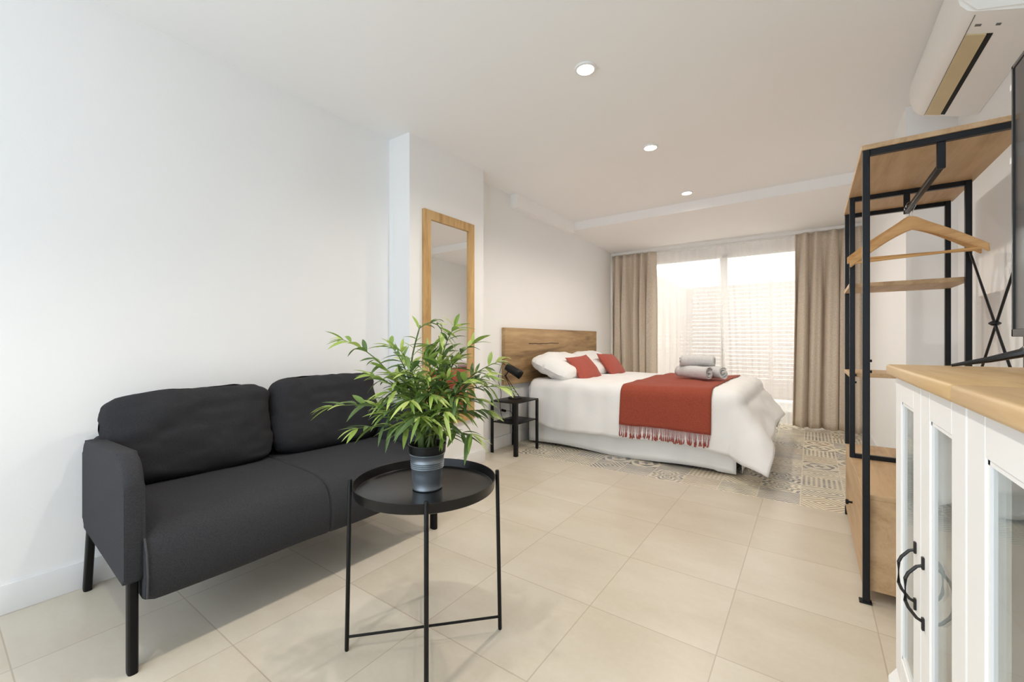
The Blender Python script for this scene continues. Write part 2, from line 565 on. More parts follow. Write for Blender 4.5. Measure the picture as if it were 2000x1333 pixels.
def grid(bm, fn, nu, nv):
    g = [[bm.verts.new(fn(i / nu, j / nv)) for j in range(nv + 1)] for i in range(nu + 1)]
    for i in range(nu):
        for j in range(nv):
            bm.faces.new((g[i][j], g[i + 1][j], g[i + 1][j + 1], g[i][j + 1]))
    return g


def extrude_poly(bm, pts, d):
    """pts: closed 3D outline, d: vector to push it along"""
    d = V(d)
    a = [bm.verts.new(p) for p in pts]
    b = [bm.verts.new(V(p) + d) for p in pts]
    n = len(a)
    bm.faces.new(a[::-1])
    bm.faces.new(b)
    for i in range(n):
        bm.faces.new((a[i], a[(i + 1) % n], b[(i + 1) % n], b[i]))


def pillow(bm, w, h, t, mat, n=22, edge=2.6, pinch=0.06, q=0.42, wr=0.006, seed=0, rnd=0.0):
    """a stuffed cushion: w by h by t about the origin, thickness along local z, then moved by mat"""
    def side(sg):
        def f(a, b):
            u, v = a * 2 - 1, b * 2 - 1
            eu, ev = 1 - abs(u) ** edge, 1 - abs(v) ** edge
            th = max(0.0, eu * ev) ** q
            px = u * (1 - pinch * (1 - u * u * 0 - abs(v) ** 2) * abs(u) ** 3)
            py = v * (1 - pinch * (1 - abs(u) ** 2) * abs(v) ** 3)
            if rnd:     # rounded corners
                k = 1 - rnd * (abs(u) ** 4) * (abs(v) ** 4)
                px, py = px * k, py * k
            z = sg * t / 2 * th
            nzv = noise.noise(V((u * 2.1 + seed * 7.3, v * 2.1, sg * 1.7))) + 0.5 * noise.noise(V((u * 5 + seed, v * 5, sg)))
            return mat @ V((px * w / 2 + nzv * wr, py * h / 2 + nzv * wr * 0.6, z + nzv * wr * min(1, th * 1.5)))
        return f
    # share the rim by welding afterwards
    grid(bm, side(1), n, n)
    g0 = len(bm.faces)
    bm2 = grid(bm, lambda a, b: side(-1)(1 - a, b), n, n)
    bmesh.ops.remove_doubles(bm, verts=bm.verts, dist=0.0012)


def obj(name, bm, mat, parent=None, world=True, smooth=True, angle=35, sub=0, solid=0.0):
    me = bpy.data.meshes.new(name)
    o = bpy.data.objects.new(name, me)
    COL.objects.link(o)
    bmesh.ops.recalc_face_normals(bm, faces=bm.faces)
    if parent is not None:
        o.parent = parent
        WM[o] = WM[parent]
        if world:
            bm.transform(WM[parent].inverted())
    else:
        WM[o] = Matrix.Identity(4)
    bm.to_mesh(me)
    bm.free()
    me.materials.append(mat)
    if smooth:
        for p in me.polygons:
            p.use_smooth = True
        me.set_sharp_from_angle(angle=R(angle))
    if solid:
        s = o.modifiers.new('thickness', 'SOLIDIFY')
        s.thickness = solid
        s.offset = 0
    if sub:
        s = o.modifiers.new('smooth', 'SUBSURF')
        s.levels = s.render_levels = sub
    return o


def thing(name, label, cat, loc=(0, 0, 0), rz=0.0, group=None):
    o = bpy.data.objects.new(name, None)
    o.empty_display_size = 0.1
    COL.objects.link(o)
    o.location = loc
    o.rotation_euler = (0, 0, rz)
    WM[o] = Matrix.Translation(loc) @ Matrix.Rotation(rz, 4, 'Z')
    o['label'] = label
    o['category'] = cat
    if group:
        o['group'] = group
    return o


def tag(o, label, cat, group=None):
    o['label'] = label
    o['category'] = cat
    if group:
        o['group'] = group
    return o


def solo(name, bm, mat, loc, label, cat, group=None, **k):
    """a thing that is one mesh, its origin at loc; bm in world coordinates"""
    bm.transform(Matrix.Translation(loc).inverted())
    o = obj(name, bm, mat, None, **k)
    o.location = loc
    WM[o] = Matrix.Translation(loc)
    return tag(o, label, cat, group)


def struct(name, bm, mat, parent=None, **k):
    o = obj(name, bm, mat, parent, **k)
    if parent is None:
        o['kind'] = 'structure'
    return o


# ------------------------------------------------------------------ the room shell
XL, XB, XP = -2.333, -2.285, -2.130         # left wall, left wall beside the bed, pilaster face
XR, XR2 = 0.668, 0.455                      # right wall, right wall beside the bed
YB, YF = -1.2, 5.92                         # back and far wall
ZC = 2.33
YS = 4.365                                  # step of the ceiling

bm = B(-2.75, 1.1, YB - 0.3, 8.3, -0.1, 0.0)
fl = struct('floor', B(-2.75, 1.1, YB - 0.2, YF + 0.10, -0.1, 0.0), M['floor'], smooth=False)
bm.free()

bm = bmesh.new()
box(bm, -2.6, XL, YB, 1.85, 0, 2.5)
box(bm, -2.6, XB, 1.85, YF + 0.2, 0, 2.5)
struct('wall_left', bm, M['wall'], smooth=False)
struct('trim_2', B(XB - 0.002, XP, 1.85, 2.61, 0, ZC + 0.01), M['wall'], smooth=False)
bm = bmesh.new()
box(bm, XR, 0.95, YB, 3.33, 0, 2.5)
box(bm, XR2, 0.95, 3.33, YF + 0.2, 0, 2.5)
struct('wall_right', bm, M['wall'], smooth=False)
bm = bmesh.new()
extrude_poly(bm, [(-2.6, YB - 0.15, ZC), (-2.6, YS, ZC), (-2.6, YS, 2.240), (-2.6, YF + 0.2, 2.172), (-2.6, YF + 0.2, 2.5), (-2.6, YB - 0.15, 2.5)], (3.55, 0, 0))
struct('ceiling', bm, M['ceil'], smooth=False)
bm = bmesh.new()
box(bm, XB, XB + 0.07, 3.20, YS, 2.205, ZC + 0.01)
struct('trim_1', bm, M['ceil'], smooth=False)

# far wall with the glazed patio door
WX0, WX1, WZ = -2.10, 0.30, 2.118
bm = bmesh.new()
box(bm, XB - 0.02, WX0, YF, YF + 0.2, 0, 2.2)
box(bm, WX1, XR2 + 0.02, YF, YF + 0.2, 0, 2.2)
box(bm, WX0, WX1, YF, YF + 0.2, WZ, 2.2)
struct('wall_far', bm, M['wall'], smooth=False)
bm = bmesh.new()
yf0, yf1 = YF + 0.03, YF + 0.10
box(bm, WX0, WX0 + 0.06, yf0, yf1, 0, WZ, 0.004)
box(bm, WX1 - 0.06, WX1, yf0, yf1, 0, WZ, 0.004)
box(bm, WX0, WX1, yf0, yf1, WZ - 0.045, WZ, 0.004)
box(bm, WX0, WX1, yf0, yf1, 0.0, 0.05, 0.004)
win = struct('window_1', bm, M['pvc'])
for nm, a, b_, yy in (('sash_frame', WX0 + 0.05, -0.86, yf0 + 0.005), ('sash_frame', -0.955, WX1 - 0.05, yf0 + 0.038)):
    bm = bmesh.new()
    for q in ((a, a + 0.065, 0.05, WZ - 0.045), (b_ - 0.065, b_, 0.05, WZ - 0.045), (a, b_, 0.05, 0.12), (a, b_, WZ - 0.09, WZ - 0.045)):
        box(bm, q[0], q[1], yy, yy + 0.03, q[2], q[3], 0.003)
    sf = obj(nm, bm, M['pvc'], win)
    obj('pane', B(a + 0.06, b_ - 0.06, yy + 0.012, yy + 0.018, 0.115, WZ - 0.085), M['glass'], sf, smooth=False)

# back wall (behind the camera) with the wide window that lights the front of the room
bm = bmesh.new()
box(bm, -2.6, -2.25, YB - 0.15, YB, 0, 2.5)
box(bm, 0.25, 0.95, YB - 0.15, YB, 0, 2.5)
box(bm, -2.25, 0.25, YB - 0.15, YB, 2.2, 2.5)
box(bm, -2.25, 0.25, YB - 0.15, YB, 0, 0.1)
struct('wall_back', bm, M['wall'], smooth=False)
bm = bmesh.new()
for q in ((-2.25, -2.19, 0.1, 2.2), (0.19, 0.25, 0.1, 2.2), (-1.03, -0.97, 0.1, 2.2), (-2.25, 0.25, 2.14, 2.2), (-2.25, 0.25, 0.1, 0.16)):
    box(bm, q[0], q[1], YB - 0.10, YB - 0.05, q[2], q[3], 0.003)
win2 = struct('window_2', bm, M['pvc'])
obj('pane', B(-2.2, 0.2, YB - 0.08, YB - 0.074, 0.15, 2.15), M['glass'], win2, smooth=False)

# baseboards
def skirting(name, segs):
    bm = bmesh.new()
    for x0, x1, y0, y1 in segs:
        box(bm, x0, x1, y0, y1, 0.0, 0.106, 0.003)
    return struct(name, bm, M['trim'])


T_ = 0.012
skirting('baseboard_left', [(XL, XL + T_, YB, 1.85), (XL + T_, XP + T_, 1.85 - T_, 1.85), (XP, XP + T_, 1.85, 2.61 + T_), (XB + T_, XP, 2.61, 2.61 + T_), (XB, XB + T_, 2.61, YF)])
skirting('baseboard_right', [(XR - T_, XR, YB, 3.33), (XR2, XR - T_, 3.33 - T_, 3.33), (XR2 - T_, XR2, 3.33 - T_, YF)])

# outside: patio and slatted fences
struct('patio_floor', B(-6, 5, YF + 0.12, 12, -0.12, -0.02), M['patio'], smooth=False)


def fence(name, label, x0, x1, y0, y1, along):
    t = thing(name, label, 'fence', ((x0 + x1) / 2, (y0 + y1) / 2, -0.02))
    bm = bmesh.new()
    z = 0.02
    while z < 1.9:
        box(bm, x0, x1, y0, y1, z, z + 0.062, 0.004, 1)
        z += 0.0655
    obj('slats', bm, M['fence'], t)
    n = 5
    for i in range(n):
        f = i / (n - 1)
        if along == 'x':
            px, py = x0 + 0.04 + (x1 - x0 - 0.08) * f, y1 + 0.03
        else:
            px, py = x0 - 0.03, y0 + 0.04 + (y1 - y0 - 0.08) * f
        obj('post', B(px - 0.03, px + 0.03, py - 0.03, py + 0.03, -0.02, 1.95, 0.004), M['fence'], t)
    return t


fence('slat_fence', 'pinkish slatted fence straight behind the sheer curtains of the glazed door', -1.80, 3.2, 8.0, 8.025, 'x')
fence('slat_fence', 'slatted fence running away along the left side outside the glazed door', -1.83, -1.805, 6.2, 8.1, 'y')

# ------------------------------------------------------------------ ceiling downlights
DL_LABEL = ['', '', 'largest and nearest glowing ceiling downlight, in front of the mirror', 'middle glowing ceiling downlight, between the other two',
            'farthest glowing ceiling downlight, beside the ceiling step']
for i, (dx, dy) in enumerate(DOWNLIGHTS):
    if i < 2:
        continue
    t = thing('ceiling_downlight', DL_LABEL[i], 'downlight', (dx, dy, ZC), 0, 'recessed ceiling downlights')
    bm = bmesh.new()
    lathe(bm, [(0.040, -0.001), (0.042, -0.010), (0.052, -0.008), (0.054, 0.0)], (dx, dy, ZC), 36)
    obj('trim_ring', bm, M['white'], t)
    bm = bmesh.new()
    lathe(bm, [(0.0, -0.006), (0.030, -0.006), (0.0405, -0.0035), (0.0405, -0.001)], (dx, dy, ZC), 32)
    obj('lens', bm, M['lampglow'], t)

# ------------------------------------------------------------------ curtains
def drape(x0t, x1t, x0b, x1b, y, zt, zb, folds, amp, seed, nu=150, nv=26, irregular=0.5):
    bm = bmesh.new()

    def f(a, b):
        z = zt + (zb - zt) * b
        k = b ** 0.8
        x = (x0t + (x1t - x0t) * a) * (1 - k) + (x0b + (x1b - x0b) * a) * k
        aa = a + irregular * 0.05 * noise.noise(V((a * 4.0 + seed, 0.0, seed * 1.3)))
        ph = 2 * math.pi * folds * aa
        top = math.sin(ph * 1.0) * amp * 0.55
        big = math.sin(ph + 0.9 * noise.noise(V((a * 3, b * 1.2, seed)))) * amp * (0.75 + 0.45 * noise.noise(V((a * 5.0, 2.2, seed))))
        sub = 0.22 * amp * math.sin(ph * 2.3 + seed + b * 1.5)
        mix = min(1.0, b * 3.0)
        yy = y + top * (1 - mix) + (big + sub) * mix
        return V((x + 0.25 * amp * math.cos(ph) * mix, yy, z))
    grid(bm, f, nu, nv)
    return bm


ct = drape(-2.262, -1.655, -2.262, -1.645, 5.60, 2.142, 0.03, 5.3, 0.056, 2.0, irregular=1.1)
solo('curtain', ct, M['curtain'], (-1.95, 5.60, 0.03), 'taupe curtain hanging beside the headboard, at the bed side of the glazed door', 'curtain', 'taupe curtains', solid=0.004)
ct = drape(-0.135, 0.435, -0.175, 0.438, 5.60, 2.142, 0.022, 4.8, 0.060, 5.0, irregular=1.1)
solo('curtain', ct, M['curtain'], (0.13, 5.60, 0.02), 'taupe curtain hanging behind the clothes rack, at the rack side of the glazed door', 'curtain', 'taupe curtains', solid=0.004)
ct = drape(-2.24, -0.90, -2.22, -0.90, 5.745, 2.135, 0.02, 15, 0.012, 8.0, 220)
solo('sheer_curtain', ct, M['sheer'], (-1.57, 5.745, 0.02), 'white see-through sheer curtain behind the towels on the bed side', 'sheer curtain', 'white sheers')
ct = drape(-0.945, 0.42, -0.845, 0.42, 5.70, 2.135, 0.02, 16, 0.012, 3.5, 220)
solo('sheer_curtain', ct, M['sheer'], (-0.26, 5.70, 0.02), 'white see-through sheer curtain behind the foot of the bed', 'sheer curtain', 'white sheers')
t = thing('curtain_rail', 'white double curtain rail under the ceiling above the glazed door', 'curtain rail', (-0.92, 5.65, 2.15))
for yy in (5.60, 5.72):
    obj('track', B(-2.27, 0.445, yy - 0.011, yy + 0.011, 2.146, 2.178, 0.003), M['white'], t)

# ------------------------------------------------------------------ headboard, bed, linen
bm = bmesh.new()
box(bm, -2.285, -2.245, 3.06, 5.05, 0.565, 1.088, 0.004)
hb = solo('headboard', bm, M['headwood'], (-2.265, 4.05, 0.565), 'rustic brown plank headboard mounted on the wall behind the pillows', 'headboard')

BX0, BX1, BY0, BY1 = -2.23, -0.425, 3.40, 4.83
bed = thing('bed', 'double bed with a white fabric valance round its base, under the white duvet', 'bed', (-1.3, 4.1, 0))
obj('mattress', B(BX0, BX1 + 0.01, BY0, BY1, 0.30, 0.55, 0.04, 4), M['linen'], bed)
obj('bed_base', B(BX0, BX1 - 0.03, BY0 + 0.02, BY1 - 0.02, 0.10, 0.30, 0.006), M['legwood'], bed)
for lx, ly in ((BX0 + 0.03, BY0 + 0.05), (BX1 - 0.10, BY0 + 0.06), (BX0 + 0.03, BY1 - 0.06), (BX1 - 0.10, BY1 - 0.06)):
    obj('leg', B(lx - 0.025, lx + 0.025, ly - 0.025, ly + 0.025, 0, 0.10, 0.003), M['legwood'], bed)


def val_side(yy, sg):
    def f(a, b):
        x = BX0 + 0.03 + (BX1 - BX0 - 0.035) * a
        z = 0.34 + (0.014 + 0.012 * math.sin(a * 9) * (1 if a < 0.92 else 0.2) - 0.34) * b
        return V((x, yy + sg * (0.012 * noise.noise(V((a * 9, b * 0.6, 4.0 + sg))) - 0.016 * b * a), z))
    bm = bmesh.new()
    grid(bm, f, 60, 8)
    return bm


obj('valance', val_side(BY0 - 0.012, 1), M['skirt'], bed, solid=0.003)
obj('valance', val_side(BY1 + 0.012, -1), M['skirt'], bed, solid=0.003)
bm = bmesh.new()
grid(bm, lambda a, b: V((BX1 + 0.008 + 0.03 * b * (0.6 + noise.noise(V((a * 7, b, 1)))), BY0 + 0.03 + (BY1 - BY0 - 0.06) * a, 0.36 - 0.345 * b + 0.02 * b * noise.noise(V((a * 5, 3, 1))))), 50, 8)
obj('valance', bm, M['skirt'], bed, solid=0.003)

# duvet: one sheet draped over the mattress, its free corners flaring out
DZ = 0.592
DX0, DX1, DY0, DY1 = -2.16, -0.47, 3.43, 4.80


def duvet_pt(a, b, lift=0.0):
    """a: metres along the bed from DX0, b: metres across from DY0; both may run past the plateau"""
    ex = max(0.0, a - (DX1 - DX0))
    wy = DY1 - DY0
    ey = -b if b < 0 else max(0.0, b - wy)
    sy = -1 if b < 0 else 1
    x = DX0 + min(a, DX1 - DX0)
    y = DY0 + min(max(b, 0.0), wy)
    d = math.hypot(ex, ey)
    top = DZ + lift + 0.012 * noise.noise(V((a * 2.2, b * 2.2, 1.5))) + 0.008 * noise.noise(V((a * 7, b * 7, 3.0)))
    top += 0.012 * math.exp(-((b - wy / 2) / 0.6) ** 2)
    if d < 1e-6:
        return V((x, y, top))
    th = math.atan2(ey, ex)             # 0 along the foot, pi/2 along the side
    k = math.sin(th) ** 2               # 1 on the side
    flare = (1 - k) * 0.62 + k * 0.09 + 0.34 * math.sin(2 * th) ** 2 * (1 if sy < 0 else 0.3)
    r = 0.085
    if d < r * 1.57:
        o, h = r * math.sin(d / r), r * (1 - math.cos(d / r))
    else:
        e = d - r * 1.57
        o, h = r + e * math.sin(flare), r + e * math.cos(flare)
    run = a if k > 0.5 else b
    rip = noise.noise(V((a * 3.1, b * 3.1, 9.0))) * 0.022 * min(1, d / 0.3) + 0.016 * noise.noise(V((a * 10.0, b * 2.0, 6.0))) * min(1, d / 0.2)
    o += rip + lift
    return V((x + math.cos(th) * o, y + sy * math.sin(th) * o, top - h))


def duvet_fn(u, v):
    a = u * (DX1 - DX0 + 0.42)
    near = 0.445 + 0.02 * noise.noise(V((a * 2.0, 0, 0))) + 0.030 * min(1, max(0, 1.35 - a) / 0.5) - 0.05 * math.exp(-(a / 0.18) ** 2) + 0.045 * max(0, a - 1.0)
    far = 0.42
    b = -near + v * (DY1 - DY0 + near + far)
    return duvet_pt(a, b)


bm = bmesh.new()
grid(bm, duvet_fn, 84, 84)
dv = solo('duvet', bm, M['linen'], (-1.3, 4.1, 0.2), 'plain white duvet spread over the bed, hanging down its side and foot', 'duvet', solid=0.022)

# throw lying across the duvet with a fringe at the near hem
TX0, TX1 = -1.268, -0.580
LIFT = 0.0175


def throw_fn(u, v):
    a = (TX0 - DX0) + u * (TX1 - TX0) * (0.985 + 0.015 * v)
    b = -0.372 + v * (DY1 - DY0 + 0.372 + 0.30)
    p = duvet_pt(a, b, LIFT)
    if b < 0:
        p.x += (u - 0.5) * 0.012 * min(1, -b / 0.3)
    return p


th = thing('throw_blanket', 'terracotta red woven throw with fringe laid across the bed', 'throw', (-0.93, 4.1, 0.25))
bm = bmesh.new()
grid(bm, throw_fn, 36, 90)
cloth = obj('cloth', bm, M['throw'], th, solid=0.006)
bm = bmesh.new()
rf = random.Random(3)
nT = 62
for i in range(nT):
    u = (i + 0.5) / nT
    p0 = throw_fn(u, 0.004) + V((0, -0.001, 0))
    ln = 0.088 + rf.uniform(-0.012, 0.014)
    dx = rf.uniform(-0.010, 0.010)
    for s in (-1, 1):
        tube(bm, [p0 + V((s * 0.0035, -0.002, 0.006)), p0 + V((s * 0.002 + dx * 0.5, -0.005, -ln * 0.5)), p0 + V((dx, -0.006, -ln * 0.72))], 0.0012, 5)
    p1 = p0 + V((dx, -0.006, -ln * 0.72))
    tube(bm, [p1, p1 + V((rf.uniform(-0.003, 0.003), -0.002, -0.014)), p1 + V((rf.uniform(-0.006, 0.006), -0.003, -0.036))], lambda f: 0.0022 + 0.003 * f, 6)
obj('fringe', bm, M['fringe'], th)

# pillows and cushions
def lean(cx, cy, cz, tilt, yaw=0.0, roll=0.0):
    """local x -> across the bed (y), local y -> up, thickness towards the foot (x)"""
    m = Matrix(((0, 0, 1), (1, 0, 0), (0, 1, 0))).to_4x4()
    return Matrix.Translation((cx, cy, cz)) @ Matrix.Rotation(yaw, 4, 'Z') @ Matrix.Rotation(-tilt, 4, 'Y') @ m @ Matrix.Rotation(roll, 4, 'Z')


PILL = [((-2.00, 3.74, 0.708), 'white pillow against the headboard on the side nearest the bedside lamp', 1.0),
        ((-2.00, 4.47, 0.708), 'white pillow against the headboard behind the two red cushions, window side', 2.0)]
for c, lab, sd in PILL:
    bm = bmesh.new()
    pillow(bm, 0.76, 0.46, 0.21, lean(c[0], c[1], c[2], R(68)), 30, 3.0, 0.03, 0.5, 0.016, sd, rnd=0.14)
    solo('pillow', bm, M['linen'], (c[0], c[1], 0.6), lab, 'pillow', 'white bed pillows', angle=80)
CUSH = [((-1.805, 3.785, 0.695), R(-2), 'red cushion propped on the bed nearest the bedside lamp', 3.0, R(3)),
        ((-1.785, 4.43, 0.702), R(4), 'red cushion propped on the bed nearest the glazed door', 4.0, R(-3))]
for c, yw, lab, sd, rl in CUSH:
    bm = bmesh.new()
    pillow(bm, 0.46, 0.31, 0.12, lean(c[0], c[1], c[2], R(38), yw, rl), 22, 2.2, 0.10, 0.55, 0.004, sd)
    solo('cushion', bm, M['cushion'], (c[0], c[1], 0.61), lab, 'cushion', 'red cushions', angle=80)

# towels: rolled, two below and one on top
def towel(p0, p1, r, label, seed, turns=2.7):
    p0, p1 = V(p0), V(p1)
    ax = (p1 - p0)
    ln = ax.length
    ax.normalize()
    sd = ax.cross(V((0, 0, 1))).normalized()
    up = V((0, 0, 1))
    bm = bmesh.new()
    n = 84

    def f(a, b):
        ang = a * turns * 2 * math.pi
        rr = r * (0.10 + 0.90 * a) * (1 + 0.03 * math.sin(ang * 2 + seed))
        bulge = 0.006 * noise.noise(V((b * 4, ang * 0.6, seed)))
        end = 0.010 * math.sin(ang * 0.7 + seed) * (1 if b < 0.5 else -1)
        c = p0 + ax * (b * ln + (end if b in (0.0, 1.0) else 0))
        return c + sd * math.cos(ang - 1.9) * (rr + bulge) + up * math.sin(ang - 1.9) * (rr + bulge) * 0.94
    grid(bm, f, n, 12)
    mid = (p0 + p1) / 2
    return solo('towel', bm, M['towel'], (mid.x, mid.y, mid.z - r), label, 'towel', 'rolled white towels', angle=70, solid=0.011)


TZ = 0.633
towel((-0.973, 4.032, TZ + 0.056), (-0.697, 3.860, TZ + 0.056), 0.056, 'rolled white towel lying in front on the red throw', 1.0)
towel((-0.891, 4.131, TZ + 0.057), (-0.602, 3.959, TZ + 0.057), 0.057, 'rolled white towel lying just behind the front roll', 2.0)
towel((-0.959, 3.991, TZ + 0.154), (-0.688, 4.054, TZ + 0.154), 0.050, 'rolled white towel on top of the two others', 3.0)

# ------------------------------------------------------------------ bedside table and lamp
ns = thing('bedside_table', 'small black metal bedside table with lower shelf beside the bed', 'bedside table', (-2.125, 3.045, 0))
nx0, nx1, ny0, ny1, nz = -2.262, -1.992, 2.872, 3.222, 0.452
obj('top', B(nx0, nx1, ny0, ny1, nz - 0.012, nz, 0.002), M['blackmetal'], ns)
obj('shelf', B(nx0 + 0.01, nx1 - 0.01, ny0 + 0.01, ny1 - 0.01, 0.262, 0.270, 0.002), M['blackmetal'], ns)
for sx_, sy_ in ((0, 0), (1, 0), (0, 1), (1, 1)):
    bm = bmesh.new()
    cx, cy = (nx1 if sx_ else nx0), (ny1 if sy_ else ny0)
    ix, iy = (-1 if sx_ else 1), (-1 if sy_ else 1)
    pts = [(0, 0), (0.030 * ix, 0), (0.030 * ix, 0.004 * iy), (0.004 * ix, 0.004 * iy), (0.004 * ix, 0.030 * iy), (0, 0.030 * iy)]
    extrude_poly(bm, [(cx + q[0], cy + q[1], 0.0) for q in pts], (0, 0, nz - 0.012))
    obj('leg', bm, M['blackmetal'], ns, smooth=False)

lb = V((-2.165, 3.10, nz))
lp = thing('desk_lamp', 'black adjustable table lamp with tilted tube shade on the bedside table', 'lamp', lb)
bm = bmesh.new()
lathe(bm, [(0, 0), (0.062, 0), (0.064, 0.004), (0.060, 0.011), (0, 0.013)], lb, 36)
obj('base', bm, M['blackmetal'], lp)
vr = V((0.816, 0.578, 0)); vt = V((0.578, -0.816, 0))
j = lb + vr * -0.085 + V((0, 0, 0.205)) + vt * 0.01
bm = bmesh.new()
tube(bm, [lb + vr * 0.040 + V((0, 0, 0.01)), j + vt * 0.008], 0.0032, 8)
tube(bm, [lb + vr * 0.000 + vt * -0.02 + V((0, 0, 0.01)), j - vt * 0.012 + V((0, 0, -0.012))], 0.0032, 8)
obj('arm', bm, M['blackmetal'], lp)
bm = bmesh.new()
tube(bm, [j - vt * 0.016, j + vt * 0.016], 0.009, 12)
obj('joint', bm, M['blackmetal'], lp)
s0 = j + vr * 0.006 + V((0, 0, 0.085)) + vt * 0.01
s1 = s0 + vr * 0.135 + V((0, 0, -0.082)) + vt * 0.035
dirn = (s1 - s0).normalized()
bm = bmesh.new()
tube(bm, [s0, s0 + dirn * 0.006, s0 + (s1 - s0) * 0.3, s0 + (s1 - s0) * 0.7, s1], lambda f: (0.020 if f < 0.01 else 0.030 + 0.008 * f), 24, cap=False)
bmesh.ops.holes_fill(bm, edges=[e for e in bm.edges if e.is_boundary and min((v.co - s0).length for v in e.verts) < 0.03])
obj('shade', bm, M['blackmetal'], lp, solid=0.0025)
bm = bmesh.new()
tube(bm, [j + vr * 0.004, j + vr * 0.02 + V((0, 0, 0.03)), s0 + (s1 - s0) * 0.25 - V((0, 0, 0.026))], 0.005, 8)
obj('bracket', bm, M['blackmetal'], lp)
bm = bmesh.new()
cpts = [s0, s0 + vr * -0.03 + V((0, 0, 0.02)), s0 + vr * -0.055 + V((0, 0, -0.05)), s0 + vr * -0.07 + V((0, 0, -0.12)), V((-2.268, 3.03, 0.50)), V((-2.270, 3.02, 0.42)), V((-2.25, 3.0, 0.34)), V((-2.20, 2.97, 0.285)), V((-2.15, 3.0, 0.276)), V((-2.16, 3.06, 0.30)), V((-2.18, 3.05, 0.34)), V((-2.20, 3.01, 0.345))]
sm = []
for i in range(len(cpts) - 1):
    p0, p1, p2, p3 = cpts[max(i - 1, 0)], cpts[i], cpts[i + 1], cpts[min(i + 2, len(cpts) - 1)]
    for k in range(6):
        q = k / 6
        sm.append(0.5 * ((2 * p1) + (p2 - p0) * q + (2 * p0 - 5 * p1 + 4 * p2 - p3) * q * q + (3 * p1 - p0 - 3 * p2 + p3) * q ** 3))
sm.append(cpts[-1])
tube(bm, sm, 0.0026, 6)
cord = obj('cord', bm, M['plastic'], lp)
bm = bmesh.new()
pe = cpts[-1]
tube(bm, [pe, pe + V((-0.012, -0.012, 0.004)), pe + V((-0.03, -0.028, 0.012))], 0.011, 10)
obj('plug', bm, M['plastic'], cord)

# ------------------------------------------------------------------ mirror
mi = thing('wall_mirror', 'tall narrow mirror in a honey coloured wooden frame on the pilaster', 'mirror', (-2.12, 2.215, 0.37))
my0, my1, mz0, mz1, fw = 1.958, 2.472, 0.37, 1.858, 0.062
bm = bmesh.new()
xf0, xf1 = XP + 0.001, XP + 0.024
for pts in (((my0, mz0), (my0, mz1), (my0 + fw, mz1 - fw), (my0 + fw, mz0 + fw)), ((my1, mz0), (my1 - fw, mz0 + fw), (my1 - fw, mz1 - fw), (my1, mz1)),
            ((my0, mz1), (my1, mz1), (my1 - fw, mz1 - fw), (my0 + fw, mz1 - fw)), ((my0, mz0), (my0 + fw, mz0 + fw), (my1 - fw, mz0 + fw), (my1, mz0))):
    extrude_poly(bm, [(xf0, a, b) for a, b in pts], (xf1 - xf0, 0, 0))
obj('frame', bm, M['mirrorwood'], mi, smooth=False)
obj('glass', B(XP + 0.004, XP + 0.012, my0 + 0.05, my1 - 0.05, mz0 + 0.05, mz1 - 0.05), M['mirror'], mi, smooth=False)

# ------------------------------------------------------------------ sofa
# local frame: +y along the seat, +x towards the room, origin on the floor at the near front leg
so = thing('sofa', 'charcoal two seat sofa with thin padded arms and black legs against the wall', 'sofa', (-1.585, 0.337, 0), R(-1.6))
SL, SD = 1.225, 0.64        # length, depth of the arms


def arm_bm(y0, y1):
    bm = bmesh.new()
    pts = []
    zt0, zt1, zb = 0.604, 0.632, 0.262

    def arc(cx, cz, r, a0, a1, n=8):
        return [(cx + r * math.cos(R(a0 + (a1 - a0) * i / n)), cz + r * math.sin(R(a0 + (a1 - a0) * i / n))) for i in range(n + 1)]
    pts += arc(-0.095, zt1 - 0.09, 0.09, 90, 0)
    pts += arc(-0.02, zb + 0.02, 0.015, 0, -90)
    pts += arc(-SD + 0.03, zb + 0.045, 0.03, -90, -180)
    pts += arc(-SD + 0.055, zt0 - 0.055, 0.055, 180, 90)
    extrude_poly(bm, [(p[0], y0, p[1]) for p in pts], (0, y1 - y0, 0))
    rim = [e for e in bm.edges if abs(e.verts[0].co.y - e.verts[1].co.y) < 1e-6]
    bmesh.ops.bevel(bm, geom=rim, offset=0.017, segments=4, profile=0.5, affect='EDGES', clamp_overlap=True)
    return bm


obj('armrest', arm_bm(0.0, 0.048), M['sofa'], so, world=False, angle=50)
obj('armrest', arm_bm(SL - 0.048, SL), M['sofa'], so, world=False, angle=50)
# seat: a padded slab with a rounded front and a seam halfway
bm = bmesh.new()
sp = [(-0.62, 0.255), (0.0, 0.205)]
prof = [(-0.62, 0.250), (-0.02, 0.200), (0.006, 0.206), (0.020, 0.225), (0.026, 0.29), (0.018, 0.345), (-0.004, 0.385), (-0.045, 0.407), (-0.12, 0.418), (-0.30, 0.424), (-0.62, 0.420)]
y0s, y1s = 0.043, SL - 0.043
ny = 48


def seat_ring(y):
    f = (y - y0s) / (y1s - y0s)
    e = min(f, 1 - f)
    sc = 1 - 0.10 * max(0, 1 - e / 0.03) ** 2
    seam = 0.006 * math.exp(-((f - 0.497) / 0.0045) ** 2)
    out = []
    for i, (x, z) in enumerate(prof):
        dz = 0.006 * noise.noise(V((x * 4, y * 3, 0)))
        zz = 0.31 + (z - 0.31) * sc
        out.append(V((x * (1 if x < 0 else sc) - (seam if x > -0.2 else 0), y, zz + dz - (seam if z > 0.3 else 0))))
    return out


